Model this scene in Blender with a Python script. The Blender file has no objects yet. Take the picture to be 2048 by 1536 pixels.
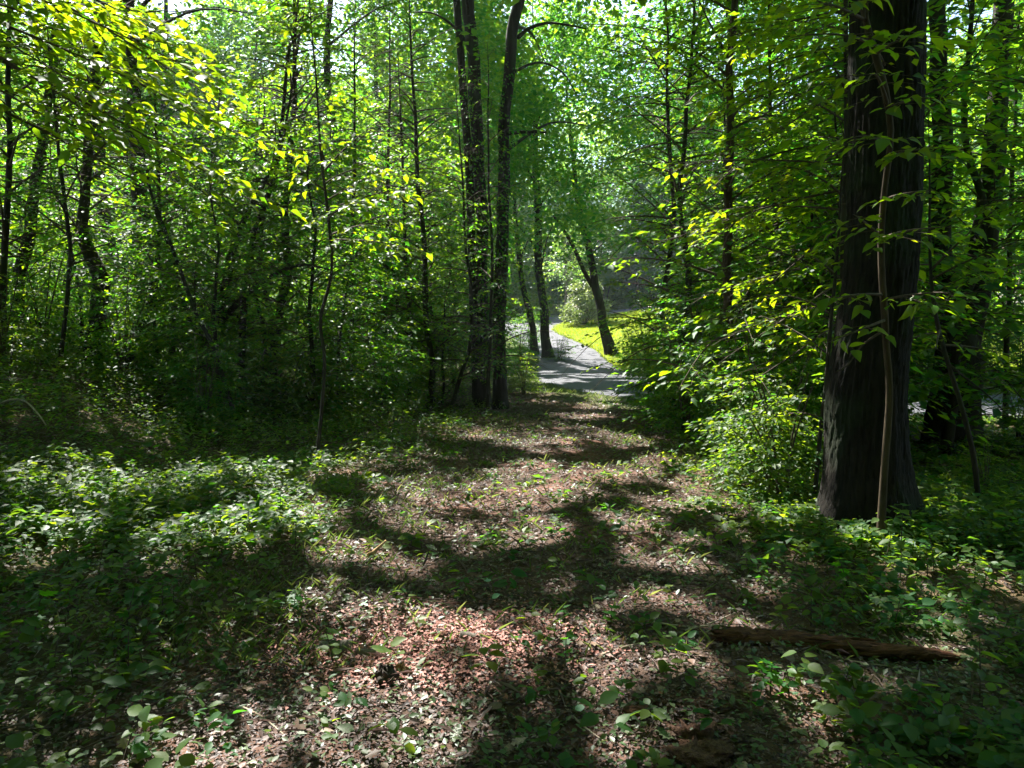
import bpy, math, random
import numpy as np
from mathutils import Matrix, Vector

# ------------------------------------------------------------------ camera, sky, sun, exposure
SC = bpy.context.scene
COL = SC.collection
F = 1480.0                      # focal length in pixels of the 2048 x 1536 photograph
PITCH = math.radians(5.7)
CAM = np.array([0.0, 0.0, 1.6])
cam_data = bpy.data.cameras.new('camera')
cam_data.sensor_width = 36.0
cam_data.lens = 36.0 * F / 2048.0
cam_data.clip_start = 0.05
cam_data.clip_end = 2000
cam = bpy.data.objects.new('camera', cam_data)
COL.objects.link(cam)
cam.location = CAM
cam.rotation_euler = (math.radians(90) - PITCH, 0, 0)
SC.camera = cam

SUN_EL = math.radians(50)
SUN_AZ = math.radians(-30)       # measured from straight ahead, positive to the right
SUN = np.array([math.sin(SUN_AZ) * math.cos(SUN_EL), math.cos(SUN_AZ) * math.cos(SUN_EL), math.sin(SUN_EL)])
world = bpy.data.worlds.new('World')
SC.world = world
world.use_nodes = True
wn = world.node_tree.nodes
wl = world.node_tree.links
bg = wn['Background']
sky = wn.new('ShaderNodeTexSky')
sky.sky_type = 'NISHITA'
sky.sun_disc = False
sky.sun_elevation = SUN_EL
sky.sun_rotation = SUN_AZ
sky.air_density = 1.0
sky.dust_density = 1.2
wl.new(sky.outputs[0], bg.inputs[0])
bg.inputs[1].default_value = 0.09
sun_data = bpy.data.lights.new('sun', 'SUN')
sun_data.energy = 5.0
sun_data.angle = math.radians(0.53)
sun_data.color = (1.0, 0.965, 0.90)
sun = bpy.data.objects.new('sun', sun_data)
COL.objects.link(sun)
sun.rotation_euler = Vector(SUN).to_track_quat('Z', 'Y').to_euler()
sun.location = (0, 0, 40)
SC.view_settings.view_transform = 'Standard'
SC.view_settings.look = 'None'
SC.view_settings.gamma = 1
SC.view_settings.exposure = 2.35
SC.cycles.max_bounces = 6
SC.cycles.diffuse_bounces = 3
SC.cycles.transmission_bounces = 4
SC.cycles.glossy_bounces = 2
SC.cycles.sample_clamp_indirect = 6

# ------------------------------------------------------------------ helpers
rng = np.random.default_rng(11)
FWD = np.array([0, math.cos(PITCH), -math.sin(PITCH)])
UP = np.array([0, math.sin(PITCH), math.cos(PITCH)])
RT = np.array([1.0, 0, 0])

def ray(px, py):
    return FWD + (px - 1024) / F * RT - (py - 768) / F * UP

def at(px, py, Y):
    d = ray(px, py)
    return CAM + d * (Y / d[1])

def ss(a, b, x):
    t = np.clip((np.asarray(x, float) - a) / (b - a), 0, 1)
    return t * t * (3 - 2 * t)

def _hash(ix, iy, seed):
    h = (ix.astype(np.int64) * 374761393 + iy.astype(np.int64) * 668265263 + seed * 982451653) & 0xffffffff
    h = ((h ^ (h >> 13)) * 1274126177) & 0xffffffff
    return ((h ^ (h >> 16)) & 0xffff) / 65535.0

def vnoise(x, y, seed=0):
    x = np.asarray(x, float); y = np.asarray(y, float)
    ix = np.floor(x); iy = np.floor(y)
    fx = x - ix; fy = y - iy
    fx = fx * fx * (3 - 2 * fx); fy = fy * fy * (3 - 2 * fy)
    a = _hash(ix, iy, seed); b = _hash(ix + 1, iy, seed)
    c = _hash(ix, iy + 1, seed); d = _hash(ix + 1, iy + 1, seed)
    return (a * (1 - fx) + b * fx) * (1 - fy) + (c * (1 - fx) + d * fx) * fy

def fbm(x, y, seed=0, o=3):
    s = 0; a = 0.5; t = 0
    for i in range(o):
        s = s + a * vnoise(x * 2 ** i, y * 2 ** i, seed + i * 17); t += a; a *= 0.5
    return s / t

# plan of the road: centre line points with half widths
ROAD = np.array([(40, 10.0, 2.4), (24, 13.0, 2.4), (15, 16.0, 2.6), (9.5, 17.4, 2.6), (5.2, 19.5, 2.4), (3.0, 22.8, 2.0), (2.5, 26.5, 1.6), (2.45, 30.5, 1.35),
                 (2.35, 34.0, 1.4), (1.6, 40.0, 1.5), (0.8, 47.0, 1.75), (2.2, 54.5, 2.2), (7.5, 60.5, 2.3), (16, 63.5, 2.5), (30, 65, 2.5)], float)

def smooth_line(p, n=12):
    out = []
    for i in range(len(p) - 1):
        p0 = p[max(i - 1, 0)]; p1 = p[i]; p2 = p[i + 1]; p3 = p[min(i + 2, len(p) - 1)]
        for k in range(n):
            t = k / n
            out.append(0.5 * ((2 * p1) + (-p0 + p2) * t + (2 * p0 - 5 * p1 + 4 * p2 - p3) * t * t + (-p0 + 3 * p1 - 3 * p2 + p3) * t ** 3))
    out.append(p[-1])
    return np.array(out)

ROADS = smooth_line(ROAD, 10)

def road_sd(x, y):
    x = np.asarray(x, float); y = np.asarray(y, float)
    best = np.full(np.broadcast(x, y).shape, 1e9)
    for a in ROADS[::2]:
        best = np.minimum(best, np.hypot(x - a[0], y - a[1]) - a[2])
    return best

def lawn_mask(x, y):
    # grass slope inside the bend of the drive
    x = np.asarray(x, float); y = np.asarray(y, float)
    cx = np.interp(y, ROADS[45:, 1], ROADS[45:, 0])
    return (x > cx) & (y > 27.0) & (y < 60) & (x < 30)

def height0(x, y):
    x = np.asarray(x, float); y = np.asarray(y, float)
    h = -0.055 * np.clip(y - 5, 0, 11)
    h = h + 0.05 * np.clip(y - 27, 0, 35)
    h = h + 1.15 * ss(-2.8, -7.5, x) * (1 - ss(18, 30, y))
    h = h + 1.8 * ss(-6, -30, x) * ss(14, 40, y)
    h = h + 1.1 * ss(2.5, 14, x) * ss(27, 42, y) * (1 - ss(50, 58, y) * 0.3)
    return h

def height(x, y):
    x = np.asarray(x, float); y = np.asarray(y, float)
    h = height0(x, y)
    sd = road_sd(x, y) if np.size(x) < 4e5 else 9
    n = (fbm(x * 0.9, y * 0.9, 3) - 0.5) * 0.16 + (vnoise(x * 4, y * 4, 9) - 0.5) * 0.035
    return h + n * ss(0.0, 1.2, sd) - 0.07 * (1 - ss(-0.35, -0.1, sd))

def hgt(x, y):
    return float(height(np.array([x]), np.array([y]))[0])

def G(px, py):
    d = ray(px, py)
    t = 0.5
    p = CAM + d * t
    while t < 200:
        p = CAM + d * t
        if p[2] < height0(p[0], p[1]):
            break
        t *= 1.01
    return np.array([p[0], p[1], hgt(p[0], p[1])])

def proj(P):
    v = P - CAM
    z = v @ FWD
    z = np.where(np.abs(z) < 1e-6, 1e-6, z)
    return 1024 + F * (v @ RT) / z, 768 - F * (v @ UP) / z, z

# ---- mesh plumbing
def mesh_from(name, verts, faces=None, tris=None, quads=None, tint=None, smooth=False):
    me = bpy.data.meshes.new(name)
    if faces is not None:
        me.from_pydata([tuple(v) for v in verts], [], faces)
    else:
        parts = []
        if tris is not None and len(tris): parts.append((np.asarray(tris), 3))
        if quads is not None and len(quads): parts.append((np.asarray(quads), 4))
        nl = sum(a.size for a, _ in parts); nf = sum(len(a) for a, _ in parts)
        me.vertices.add(len(verts)); me.loops.add(nl); me.polygons.add(nf)
        me.vertices.foreach_set('co', np.ascontiguousarray(verts, dtype=np.float32).ravel())
        me.loops.foreach_set('vertex_index', np.concatenate([a.ravel() for a, _ in parts]).astype(np.int32))
        st = []; o = 0
        for a, k in parts:
            st.append(o + np.arange(len(a)) * k); o += a.size
        me.polygons.foreach_set('loop_start', np.concatenate(st).astype(np.int32))
        me.update(calc_edges=True)
    if tint is not None:
        at_ = me.attributes.new('tint', 'FLOAT', 'FACE')
        at_.data.foreach_set('value', np.asarray(tint, dtype=np.float32))
    if smooth:
        me.polygons.foreach_set('use_smooth', np.ones(len(me.polygons), dtype=bool))
    return me

def link(name, me, mat=None, parent=None, loc=None):
    o = bpy.data.objects.new(name, me)
    COL.objects.link(o)
    if mat is not None and me is not None and len(me.materials) == 0:
        me.materials.append(mat)
    if parent is not None:
        o.parent = parent
    if loc is not None:
        o.location = loc
    return o

def tag(o, label=None, cat=None, group=None, kind=None):
    if label: o['label'] = label
    if cat: o['category'] = cat
    if group: o['group'] = group
    if kind: o['kind'] = kind
    return o

def empty(name, loc, label=None, cat=None, group=None):
    o = bpy.data.objects.new(name, None)
    o.empty_display_size = 0.2
    COL.objects.link(o)
    o.location = loc
    return tag(o, label, cat, group)

class Tubes:
    """collects tapered tubes, one mesh"""
    def __init__(self):
        self.v = []; self.q = []; self.n = 0
    def add(self, pts, rad, sides=6, rough=0.0, seed=0, cap=True):
        pts = np.asarray(pts, float); rad = np.asarray(rad, float)
        m = len(pts)
        d = np.gradient(pts, axis=0)
        d /= np.linalg.norm(d, axis=1)[:, None] + 1e-9
        ref = np.array([1.0, 0, 0]) if abs(d[:, 2].mean()) > 0.6 else np.array([0, 0, 1.0])
        u = np.cross(d, ref); u /= np.linalg.norm(u, axis=1)[:, None] + 1e-9
        w = np.cross(d, u)
        a = np.arange(sides) * 2 * math.pi / sides
        rr = rad[:, None] * np.ones((1, sides))
        if rough:
            A, I = np.meshgrid(np.arange(sides), np.arange(m))
            rr = rr * (1 + rough * (vnoise(A * 1.7 + seed, I * 0.6, seed) - 0.5) * 2)
        V = pts[:, None, :] + rr[..., None] * (np.cos(a)[None, :, None] * u[:, None, :] + np.sin(a)[None, :, None] * w[:, None, :])
        base = self.n
        idx = base + np.arange(m * sides).reshape(m, sides)
        q = np.stack([idx[:-1], np.roll(idx, -1, 1)[:-1], np.roll(idx, -1, 1)[1:], idx[1:]], -1).reshape(-1, 4)
        self.v.append(V.reshape(-1, 3)); self.q.append(q); self.n += m * sides
        if cap:
            e = pts[-1] + d[-1] * rad[-1] * 0.5; s = pts[0] - d[0] * rad[0] * 0.2
            self.v.append(np.array([s, e]))
            si, ei = self.n, self.n + 1; self.n += 2
            r0 = idx[0]; r1 = idx[-1]
            self.q.append(np.array([(si, r0[(k + 1) % sides], r0[k], si) for k in range(0)]).reshape(0, 4).astype(int))
            self.tri = getattr(self, 'tri', [])
            for k in range(sides):
                self.tri.append((si, r0[(k + 1) % sides], r0[k])); self.tri.append((ei, r1[k], r1[(k + 1) % sides]))
        return self
    def mesh(self, name, smooth=True):
        t = getattr(self, 'tri', [])
        return mesh_from(name, np.concatenate(self.v), tris=np.array(t) if t else None, quads=np.concatenate(self.q), smooth=smooth)

def path_pts(p, n):
    """resample a polyline smoothly to n points"""
    p = np.asarray(p, float)
    s = smooth_line(p, 8) if len(p) > 2 else np.linspace(p[0], p[-1], 17)
    L = np.concatenate([[0], np.cumsum(np.linalg.norm(np.diff(s[:, :3], axis=0), axis=1))])
    t = np.linspace(0, L[-1], n)
    return np.stack([np.interp(t, L, s[:, k]) for k in range(s.shape[1])], 1)

# ---- leaves
class Leaves:
    def __init__(self):
        self.P = []; self.D = []; self.N = []; self.L = []; self.T = []
    def add(self, P, D, N, L, T):
        self.P.append(P); self.D.append(D); self.N.append(N); self.L.append(np.broadcast_to(L, (len(P),)).astype(float)); self.T.append(np.broadcast_to(T, (len(P),)).astype(float))
    def arr(self):
        P, D, N, L, T = (np.concatenate(a) for a in (self.P, self.D, self.N, self.L, self.T))
        D = D / (np.linalg.norm(D, axis=1)[:, None] + 1e-9)
        N = N - D * (N * D).sum(1)[:, None]
        N = N / (np.linalg.norm(N, axis=1)[:, None] + 1e-9)
        return P, D, N, L, T

def leaf_mesh(name, arrs, kind='kite', width=0.58):
    P, D, N, L, T = arrs
    S = np.cross(D, N)
    n = len(P)
    l = L[:, None]
    if kind == 'kite':
        W = l * width * 0.5
        V = np.stack([P, P + D * l * 0.42 + S * W + N * l * 0.07, P + D * l - N * l * 0.06, P + D * l * 0.42 - S * W + N * l * 0.07], 1)
        b = np.arange(n)[:, None] * 4
        t = np.concatenate([b + np.array([[0, 2, 1]]), b + np.array([[0, 3, 2]])], 1).reshape(-1, 3)
        return mesh_from(name, V.reshape(-1, 3), tris=t, tint=np.repeat(T, 2))
    # ovate leaf with a folded midrib: 8 outline points and one rib point
    W = l * width * 0.5
    def pt(u, s, c): return P + D * l * u + S * W * s + N * l * c
    V = np.stack([pt(0, 0, 0), pt(.22, .82, .05), pt(.48, 1.0, .06), pt(.78, .58, .01), pt(1.0, 0, -.10),
                  pt(.78, -.58, .01), pt(.48, -1.0, .06), pt(.22, -.82, .05), pt(.5, 0, 0.0)], 1)
    b = np.arange(n)[:, None] * 9
    f = np.array([(0, 8, 1), (1, 8, 2), (2, 8, 3), (3, 8, 4), (4, 8, 5), (5, 8, 6), (6, 8, 7), (7, 8, 0)])
    t = (b[:, None, :] + f[None]).reshape(-1, 3)
    return mesh_from(name, V.reshape(-1, 3), tris=t, tint=np.repeat(T, 8))

def single_leaf(name, kind='ovate', width=0.58):
    one = (np.zeros((1, 3)), np.array([[1.0, 0, 0]]), np.array([[0, 0, 1.0]]), np.array([1.0]), np.array([0.5]))
    if kind == 'ovate':
        me = leaf_mesh(name, one, 'ovate', width)
    else:
        # lobed leaf (oak / maple): outline fan around the rib
        pr = [(0, .02), (.12, .10), (.20, .30), (.30, .14), (.42, .42), (.55, .18), (.68, .34), (.78, .12), (1.0, 0)]
        if kind == 'maple':
            pr = [(0, .02), (.02, .30), (.16, .24), (.28, .56), (.42, .22), (.62, .38), (.66, .14), (1.0, 0)]
        up = [(u, s, 0.10 * abs(s)) for u, s in pr]
        dn = [(u, -s, 0.10 * abs(s)) for u, s in pr[1:-1]][::-1]
        vs = up + dn + [(0.45, 0, 0)]
        c = len(vs) - 1
        fs = [(k, (k + 1) % c, c) for k in range(c)]
        me = mesh_from(name, np.array(vs), faces=fs)
    return me

def place_leaf_objects(name, me, arrs, parent, mat, scale=1.0):
    P, D, N, L, T = arrs
    S = np.cross(N, D)
    inv = parent.matrix_basis.inverted() if parent is not None else Matrix()
    for i in range(len(P)):
        o = bpy.data.objects.new(name, me)
        COL.objects.link(o)
        l = L[i] * scale
        M = Matrix(((D[i, 0] * l, S[i, 0] * l, N[i, 0] * l, P[i, 0]), (D[i, 1] * l, S[i, 1] * l, N[i, 1] * l, P[i, 1]),
                    (D[i, 2] * l, S[i, 2] * l, N[i, 2] * l, P[i, 2]), (0, 0, 0, 1)))
        if parent is not None:
            o.parent = parent
        o.matrix_basis = inv @ M
    if len(me.materials) == 0:
        me.materials.append(mat)

# ------------------------------------------------------------------ materials
def new_mat(name):
    m = bpy.data.materials.new(name)
    m.use_nodes = True
    nt = m.node_tree
    for n in list(nt.nodes):
        nt.nodes.remove(n)
    out = nt.nodes.new('ShaderNodeOutputMaterial')
    return m, nt, out

def node(nt, t, **kw):
    n = nt.nodes.new(t)
    for k, v in kw.items():
        setattr(n, k, v)
    return n

def mixc(nt, fac, a, b):
    m = nt.nodes.new('ShaderNodeMix')
    m.data_type = 'RGBA'
    for i, s in ((0, fac), (6, a), (7, b)):
        if hasattr(s, 'is_linked'):
            nt.links.new(s, m.inputs[i])
        elif i == 0:
            m.inputs[0].default_value = s
        else:
            m.inputs[i].default_value = (*s, 1)
    return m.outputs[2]

def leaf_mat(name, d1, d2, t1, t2, trans=0.5, rough=0.42, spec=0.45):
    m, nt, out = new_mat(name)
    a = node(nt, 'ShaderNodeAttribute', attribute_name='tint')
    oi = node(nt, 'ShaderNodeObjectInfo')
    ad = node(nt, 'ShaderNodeMath', operation='ADD'); nt.links.new(a.outputs['Fac'], ad.inputs[0])
    ml = node(nt, 'ShaderNodeMath', operation='MULTIPLY_ADD'); nt.links.new(oi.outputs['Random'], ml.inputs[0]); ml.inputs[1].default_value = 0.5; ml.inputs[2].default_value = -0.25
    nt.links.new(ml.outputs[0], ad.inputs[1]); ad.use_clamp = True
    fac = ad.outputs[0]
    # faint blotchy variation inside the leaf
    dcol = mixc(nt, fac, d1, d2)
    tcol = mixc(nt, fac, t1, t2)
    p = node(nt, 'ShaderNodeBsdfPrincipled')
    nt.links.new(dcol, p.inputs['Base Color'])
    p.inputs['Roughness'].default_value = rough
    p.inputs['Specular IOR Level'].default_value = spec
    tr = node(nt, 'ShaderNodeBsdfTranslucent')
    nt.links.new(tcol, tr.inputs['Color'])
    mx = node(nt, 'ShaderNodeMixShader')
    mx.inputs[0].default_value = trans
    nt.links.new(p.outputs[0], mx.inputs[1]); nt.links.new(tr.outputs[0], mx.inputs[2])
    nt.links.new(mx.outputs[0], out.inputs[0])
    return m

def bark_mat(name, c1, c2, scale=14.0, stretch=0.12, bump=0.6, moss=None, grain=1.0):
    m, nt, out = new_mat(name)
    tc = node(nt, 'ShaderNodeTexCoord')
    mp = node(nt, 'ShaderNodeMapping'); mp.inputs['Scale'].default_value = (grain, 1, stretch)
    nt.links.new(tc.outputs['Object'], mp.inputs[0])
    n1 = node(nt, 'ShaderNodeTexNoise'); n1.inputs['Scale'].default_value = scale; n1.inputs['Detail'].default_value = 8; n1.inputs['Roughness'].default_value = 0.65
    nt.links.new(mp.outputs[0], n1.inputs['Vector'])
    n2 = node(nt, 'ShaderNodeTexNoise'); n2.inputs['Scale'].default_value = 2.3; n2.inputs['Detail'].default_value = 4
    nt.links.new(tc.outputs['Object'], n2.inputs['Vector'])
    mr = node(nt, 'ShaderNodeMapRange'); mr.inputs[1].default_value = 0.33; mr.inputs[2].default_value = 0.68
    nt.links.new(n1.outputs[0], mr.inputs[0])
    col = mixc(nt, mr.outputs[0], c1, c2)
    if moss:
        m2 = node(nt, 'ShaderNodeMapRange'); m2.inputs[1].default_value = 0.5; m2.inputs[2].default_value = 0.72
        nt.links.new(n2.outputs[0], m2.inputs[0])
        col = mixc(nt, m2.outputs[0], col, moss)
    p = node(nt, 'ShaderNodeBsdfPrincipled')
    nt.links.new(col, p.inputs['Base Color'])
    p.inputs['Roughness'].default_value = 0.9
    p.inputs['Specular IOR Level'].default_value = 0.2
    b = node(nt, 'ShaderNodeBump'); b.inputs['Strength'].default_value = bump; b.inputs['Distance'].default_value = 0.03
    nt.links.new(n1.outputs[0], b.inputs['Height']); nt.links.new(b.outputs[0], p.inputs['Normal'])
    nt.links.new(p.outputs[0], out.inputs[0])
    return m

def ramp_mat(name, stops, rough=0.8, trans=0.0, spec=0.25):
    """colour per face from the tint attribute"""
    m, nt, out = new_mat(name)
    a = node(nt, 'ShaderNodeAttribute', attribute_name='tint')
    oi = node(nt, 'ShaderNodeObjectInfo')
    r = node(nt, 'ShaderNodeValToRGB')
    while len(r.color_ramp.elements) < len(stops):
        r.color_ramp.elements.new(0.5)
    for e, (p, c) in zip(r.color_ramp.elements, stops):
        e.position = p; e.color = (*c, 1)
    nt.links.new(a.outputs['Fac'], r.inputs[0])
    p = node(nt, 'ShaderNodeBsdfPrincipled')
    nt.links.new(r.outputs[0], p.inputs['Base Color'])
    p.inputs['Roughness'].default_value = rough
    p.inputs['Specular IOR Level'].default_value = spec
    if trans:
        tr = node(nt, 'ShaderNodeBsdfTranslucent'); nt.links.new(r.outputs[0], tr.inputs[0])
        mx = node(nt, 'ShaderNodeMixShader'); mx.inputs[0].default_value = trans
        nt.links.new(p.outputs[0], mx.inputs[1]); nt.links.new(tr.outputs[0], mx.inputs[2]); nt.links.new(mx.outputs[0], out.inputs[0])
    else:
        nt.links.new(p.outputs[0], out.inputs[0])
    return m

M_LEAF = leaf_mat('leaf_green', (0.010, 0.085, 0.022), (0.04, 0.135, 0.012), (0.075, 0.36, 0.018), (0.38, 0.57, 0.008), trans=.56, rough=.5, spec=.3)
M_CANOPY = leaf_mat('leaf_canopy', (0.011, 0.080, 0.028), (0.04, 0.13, 0.018), (0.075, 0.33, 0.03), (0.36, 0.55, 0.016), trans=.56, rough=.5, spec=.3)
M_HERO = leaf_mat('leaf_sapling', (0.014, 0.095, 0.012), (0.05, 0.14, 0.010), (0.13, 0.38, 0.008), (0.52, 0.58, 0.006), trans=.56, rough=.5, spec=.3)
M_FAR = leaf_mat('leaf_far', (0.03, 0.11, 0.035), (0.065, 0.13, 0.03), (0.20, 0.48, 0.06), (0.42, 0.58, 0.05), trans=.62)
M_PALE = leaf_mat('leaf_pale_bush', (0.09, 0.13, 0.05), (0.12, 0.15, 0.06), (0.22, 0.32, 0.06), (0.34, 0.40, 0.08))
M_CONIFER = leaf_mat('leaf_conifer', (0.02, 0.075, 0.025), (0.035, 0.10, 0.03), (0.06, 0.26, 0.04), (0.12, 0.32, 0.04), trans=0.5)
M_HERB = leaf_mat('leaf_herb', (0.020, 0.075, 0.022), (0.075, 0.115, 0.028), (0.08, 0.30, 0.014), (0.36, 0.46, 0.014), rough=0.5, spec=.25)
M_GRASS = leaf_mat('grass_blade', (0.05, 0.09, 0.025), (0.12, 0.12, 0.05), (0.14, 0.24, 0.03), (0.30, 0.30, 0.08))
M_LAWNB = leaf_mat('lawn_blade', (0.08, 0.13, 0.006), (0.12, 0.15, 0.008), (0.36, 0.50, 0.006), (0.48, 0.56, 0.008))
M_BARK = bark_mat('bark_dark', (0.015, 0.012, 0.010), (0.060, 0.050, 0.040), 16, 0.14, 0.7, moss=(0.035, 0.05, 0.02))
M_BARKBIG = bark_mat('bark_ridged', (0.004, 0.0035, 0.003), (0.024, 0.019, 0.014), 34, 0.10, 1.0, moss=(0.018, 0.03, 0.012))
M_BARKTAN = bark_mat('bark_tan', (0.03, 0.022, 0.012), (0.08, 0.056, 0.032), 18, 0.2, 0.4)
M_BARKGREY = bark_mat('bark_grey', (0.07, 0.06, 0.05), (0.20, 0.17, 0.14), 18, 0.2, 0.4)
M_TWIG = bark_mat('twig_bark', (0.05, 0.04, 0.028), (0.12, 0.09, 0.065), 40, 0.3, 0.2)
M_DEADTWIG = bark_mat('dead_twig', (0.22, 0.17, 0.12), (0.42, 0.35, 0.27), 40, 0.3, 0.3)
M_LOG = bark_mat('rotten_wood', (0.035, 0.016, 0.010), (0.20, 0.085, 0.045), 60, 1.0, 1.0, grain=.12)
M_SOIL = bark_mat('crumbly_soil', (0.05, 0.025, 0.016), (0.16, 0.085, 0.055), 50, 1.0, 1.0)
M_SPLINT = bark_mat('splintered_wood', (0.30, 0.17, 0.07), (0.50, 0.33, 0.17), 40, 0.25, 0.6)
M_LITTER = ramp_mat('leaf_litter', [(0.0, (0.028, 0.020, 0.018)), (0.3, (0.085, 0.056, 0.047)), (0.6, (0.165, 0.105, 0.090)), (0.85, (0.24, 0.175, 0.155)), (1.0, (0.32, 0.26, 0.235))], 0.6, 0.2, 0.35)

M_REDCHIP = ramp_mat('flare_tinted_chip', [(0, (.12, .05, .035)), (.5, (.27, .11, .085)), (1, (.38, .20, .165))], .7)  # reddish litter colour with the pink flare tint mixed in
M_CUT = leaf_mat('cut_leaf', (0.03, 0.075, 0.025), (0.09, 0.12, 0.05), (0.08, 0.16, 0.03), (0.18, 0.24, 0.05), trans=.3, rough=.45)

def ground_material():
    m, nt, out = new_mat('forest_floor')
    tc = node(nt, 'ShaderNodeTexCoord')
    n1 = node(nt, 'ShaderNodeTexNoise'); n1.inputs['Scale'].default_value = 1.1; n1.inputs['Detail'].default_value = 6
    n2 = node(nt, 'ShaderNodeTexNoise'); n2.inputs['Scale'].default_value = 22; n2.inputs['Detail'].default_value = 9; n2.inputs['Roughness'].default_value = 0.7
    v = node(nt, 'ShaderNodeTexVoronoi'); v.inputs['Scale'].default_value = 38
    for n in (n1, n2, v): nt.links.new(tc.outputs['Object'], n.inputs['Vector'])
    r2 = node(nt, 'ShaderNodeMapRange'); r2.inputs[1].default_value = 0.32; r2.inputs[2].default_value = 0.7; nt.links.new(n2.outputs[0], r2.inputs[0])
    c = mixc(nt, r2.outputs[0], (0.03, 0.02, 0.016), (0.13, 0.08, 0.06))
    r1 = node(nt, 'ShaderNodeMapRange'); r1.inputs[1].default_value = 0.48; r1.inputs[2].default_value = 0.66; nt.links.new(n1.outputs[0], r1.inputs[0])
    c = mixc(nt, r1.outputs[0], c, (0.17, 0.085, 0.065))
    sp = node(nt, 'ShaderNodeMath', operation='MULTIPLY'); nt.links.new(v.outputs['Color'], sp.inputs[0]); sp.inputs[1].default_value = 0.35
    c = mixc(nt, sp.outputs[0], c, (0.10, 0.075, 0.05))
    at_ = node(nt, 'ShaderNodeAttribute', attribute_name='grassy')
    g = mixc(nt, r2.outputs[0], (0.035, 0.06, 0.015), (0.085, 0.11, 0.025))
    c = mixc(nt, at_.outputs['Fac'], c, g)
    p = node(nt, 'ShaderNodeBsdfPrincipled'); nt.links.new(c, p.inputs['Base Color']); p.inputs['Roughness'].default_value = 0.95; p.inputs['Specular IOR Level'].default_value = 0.1
    b = node(nt, 'ShaderNodeBump'); b.inputs['Strength'].default_value = 0.8; b.inputs['Distance'].default_value = 0.02
    nt.links.new(n2.outputs[0], b.inputs['Height']); nt.links.new(b.outputs[0], p.inputs['Normal'])
    nt.links.new(p.outputs[0], out.inputs[0])
    return m

def asphalt_material():
    m, nt, out = new_mat('worn_asphalt')
    tc = node(nt, 'ShaderNodeTexCoord')
    n1 = node(nt, 'ShaderNodeTexNoise'); n1.inputs['Scale'].default_value = 0.7; n1.inputs['Detail'].default_value = 5
    n2 = node(nt, 'ShaderNodeTexNoise'); n2.inputs['Scale'].default_value = 60; n2.inputs['Detail'].default_value = 4
    for n in (n1, n2): nt.links.new(tc.outputs['Object'], n.inputs['Vector'])
    c = mixc(nt, n1.outputs[0], (0.045, 0.046, 0.055), (0.075, 0.075, 0.086))
    c2 = mixc(nt, n2.outputs[0], (0.03, 0.03, 0.034), (0.11, 0.108, 0.12))
    c = mixc(nt, 0.4, c, c2)
    p = node(nt, 'ShaderNodeBsdfPrincipled'); nt.links.new(c, p.inputs['Base Color']); p.inputs['Roughness'].default_value = 0.75; p.inputs['Specular IOR Level'].default_value = 0.35
    b = node(nt, 'ShaderNodeBump'); b.inputs['Strength'].default_value = 0.3; b.inputs['Distance'].default_value = 0.01
    nt.links.new(n2.outputs[0], b.inputs['Height']); nt.links.new(b.outputs[0], p.inputs['Normal'])
    nt.links.new(p.outputs[0], out.inputs[0])
    return m

def lawn_material():
    m, nt, out = new_mat('lawn')
    tc = node(nt, 'ShaderNodeTexCoord')
    n1 = node(nt, 'ShaderNodeTexNoise'); n1.inputs['Scale'].default_value = 1.5; n1.inputs['Detail'].default_value = 8
    nt.links.new(tc.outputs['Object'], n1.inputs['Vector'])
    c = mixc(nt, n1.outputs[0], (0.10, 0.145, 0.008), (0.16, 0.20, 0.012))
    p = node(nt, 'ShaderNodeBsdfPrincipled'); nt.links.new(c, p.inputs['Base Color']); p.inputs['Roughness'].default_value = 0.9; p.inputs['Specular IOR Level'].default_value = 0.1
    nt.links.new(p.outputs[0], out.inputs[0])
    return m

M_GROUND = ground_material(); M_ROAD = asphalt_material(); M_LAWN = lawn_material()

# ------------------------------------------------------------------ setting: ground, road, lawn
def path_x(y):  return np.interp(y, [0, 3.5, 6, 9, 14, 18], [-0.2, -0.1, 0.12, 0.45, 1.0, 1.5])
def path_w(y):  return np.interp(y, [0, 3.5, 6, 9, 14, 18], [1.3, 1.35, 1.55, 1.7, 1.25, 1.3])
def off_path(x, y):   # 0 on the cleared track, 1 well off it
    return ss(0.75, 1.6, np.abs(x - path_x(y)) / path_w(y) + (fbm(x * 1.3, y * 1.3, 71) - 0.5) * 0.9)

def build_ground():
    def axis(stops):
        out = []
        for a, b, s in stops:
            out.append(np.arange(a, b, s))
        return np.concatenate(out)
    xs = axis([(-160, -40, 12), (-40, -14, 1.3), (-14, -5, 0.28), (-5, 5.5, 0.10), (5.5, 14, 0.28), (14, 40, 1.3), (40, 161, 12)])
    ys = axis([(-60, -4, 4), (-4, 1.5, 0.5), (1.5, 12, 0.10), (12, 30, 0.25), (30, 62, 0.8), (62, 240, 12)])
    X, Y = np.meshgrid(xs, ys)
    shp = X.shape
    Z = height(X.ravel(), Y.ravel())
    V = np.stack([X.ravel(), Y.ravel(), Z], 1)
    idx = np.arange(X.size).reshape(shp)
    q = np.stack([idx[:-1, :-1], idx[:-1, 1:], idx[1:, 1:], idx[1:, :-1]], -1).reshape(-1, 4)
    me = mesh_from('ground', V, quads=q, smooth=True)
    sd = road_sd(X.ravel(), Y.ravel())
    gr = ss(2.6, 0.4, sd) * 0.9
    gr = np.maximum(gr, ss(24, 30, Y.ravel()) * 0.95)
    gr = np.maximum(gr, off_path(X.ravel(), Y.ravel()) * 0.35)
    a = me.attributes.new('grassy', 'FLOAT', 'POINT'); a.data.foreach_set('value', gr.astype(np.float32))
    return tag(link('ground', me, M_GROUND), kind='structure')
build_ground()

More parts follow.
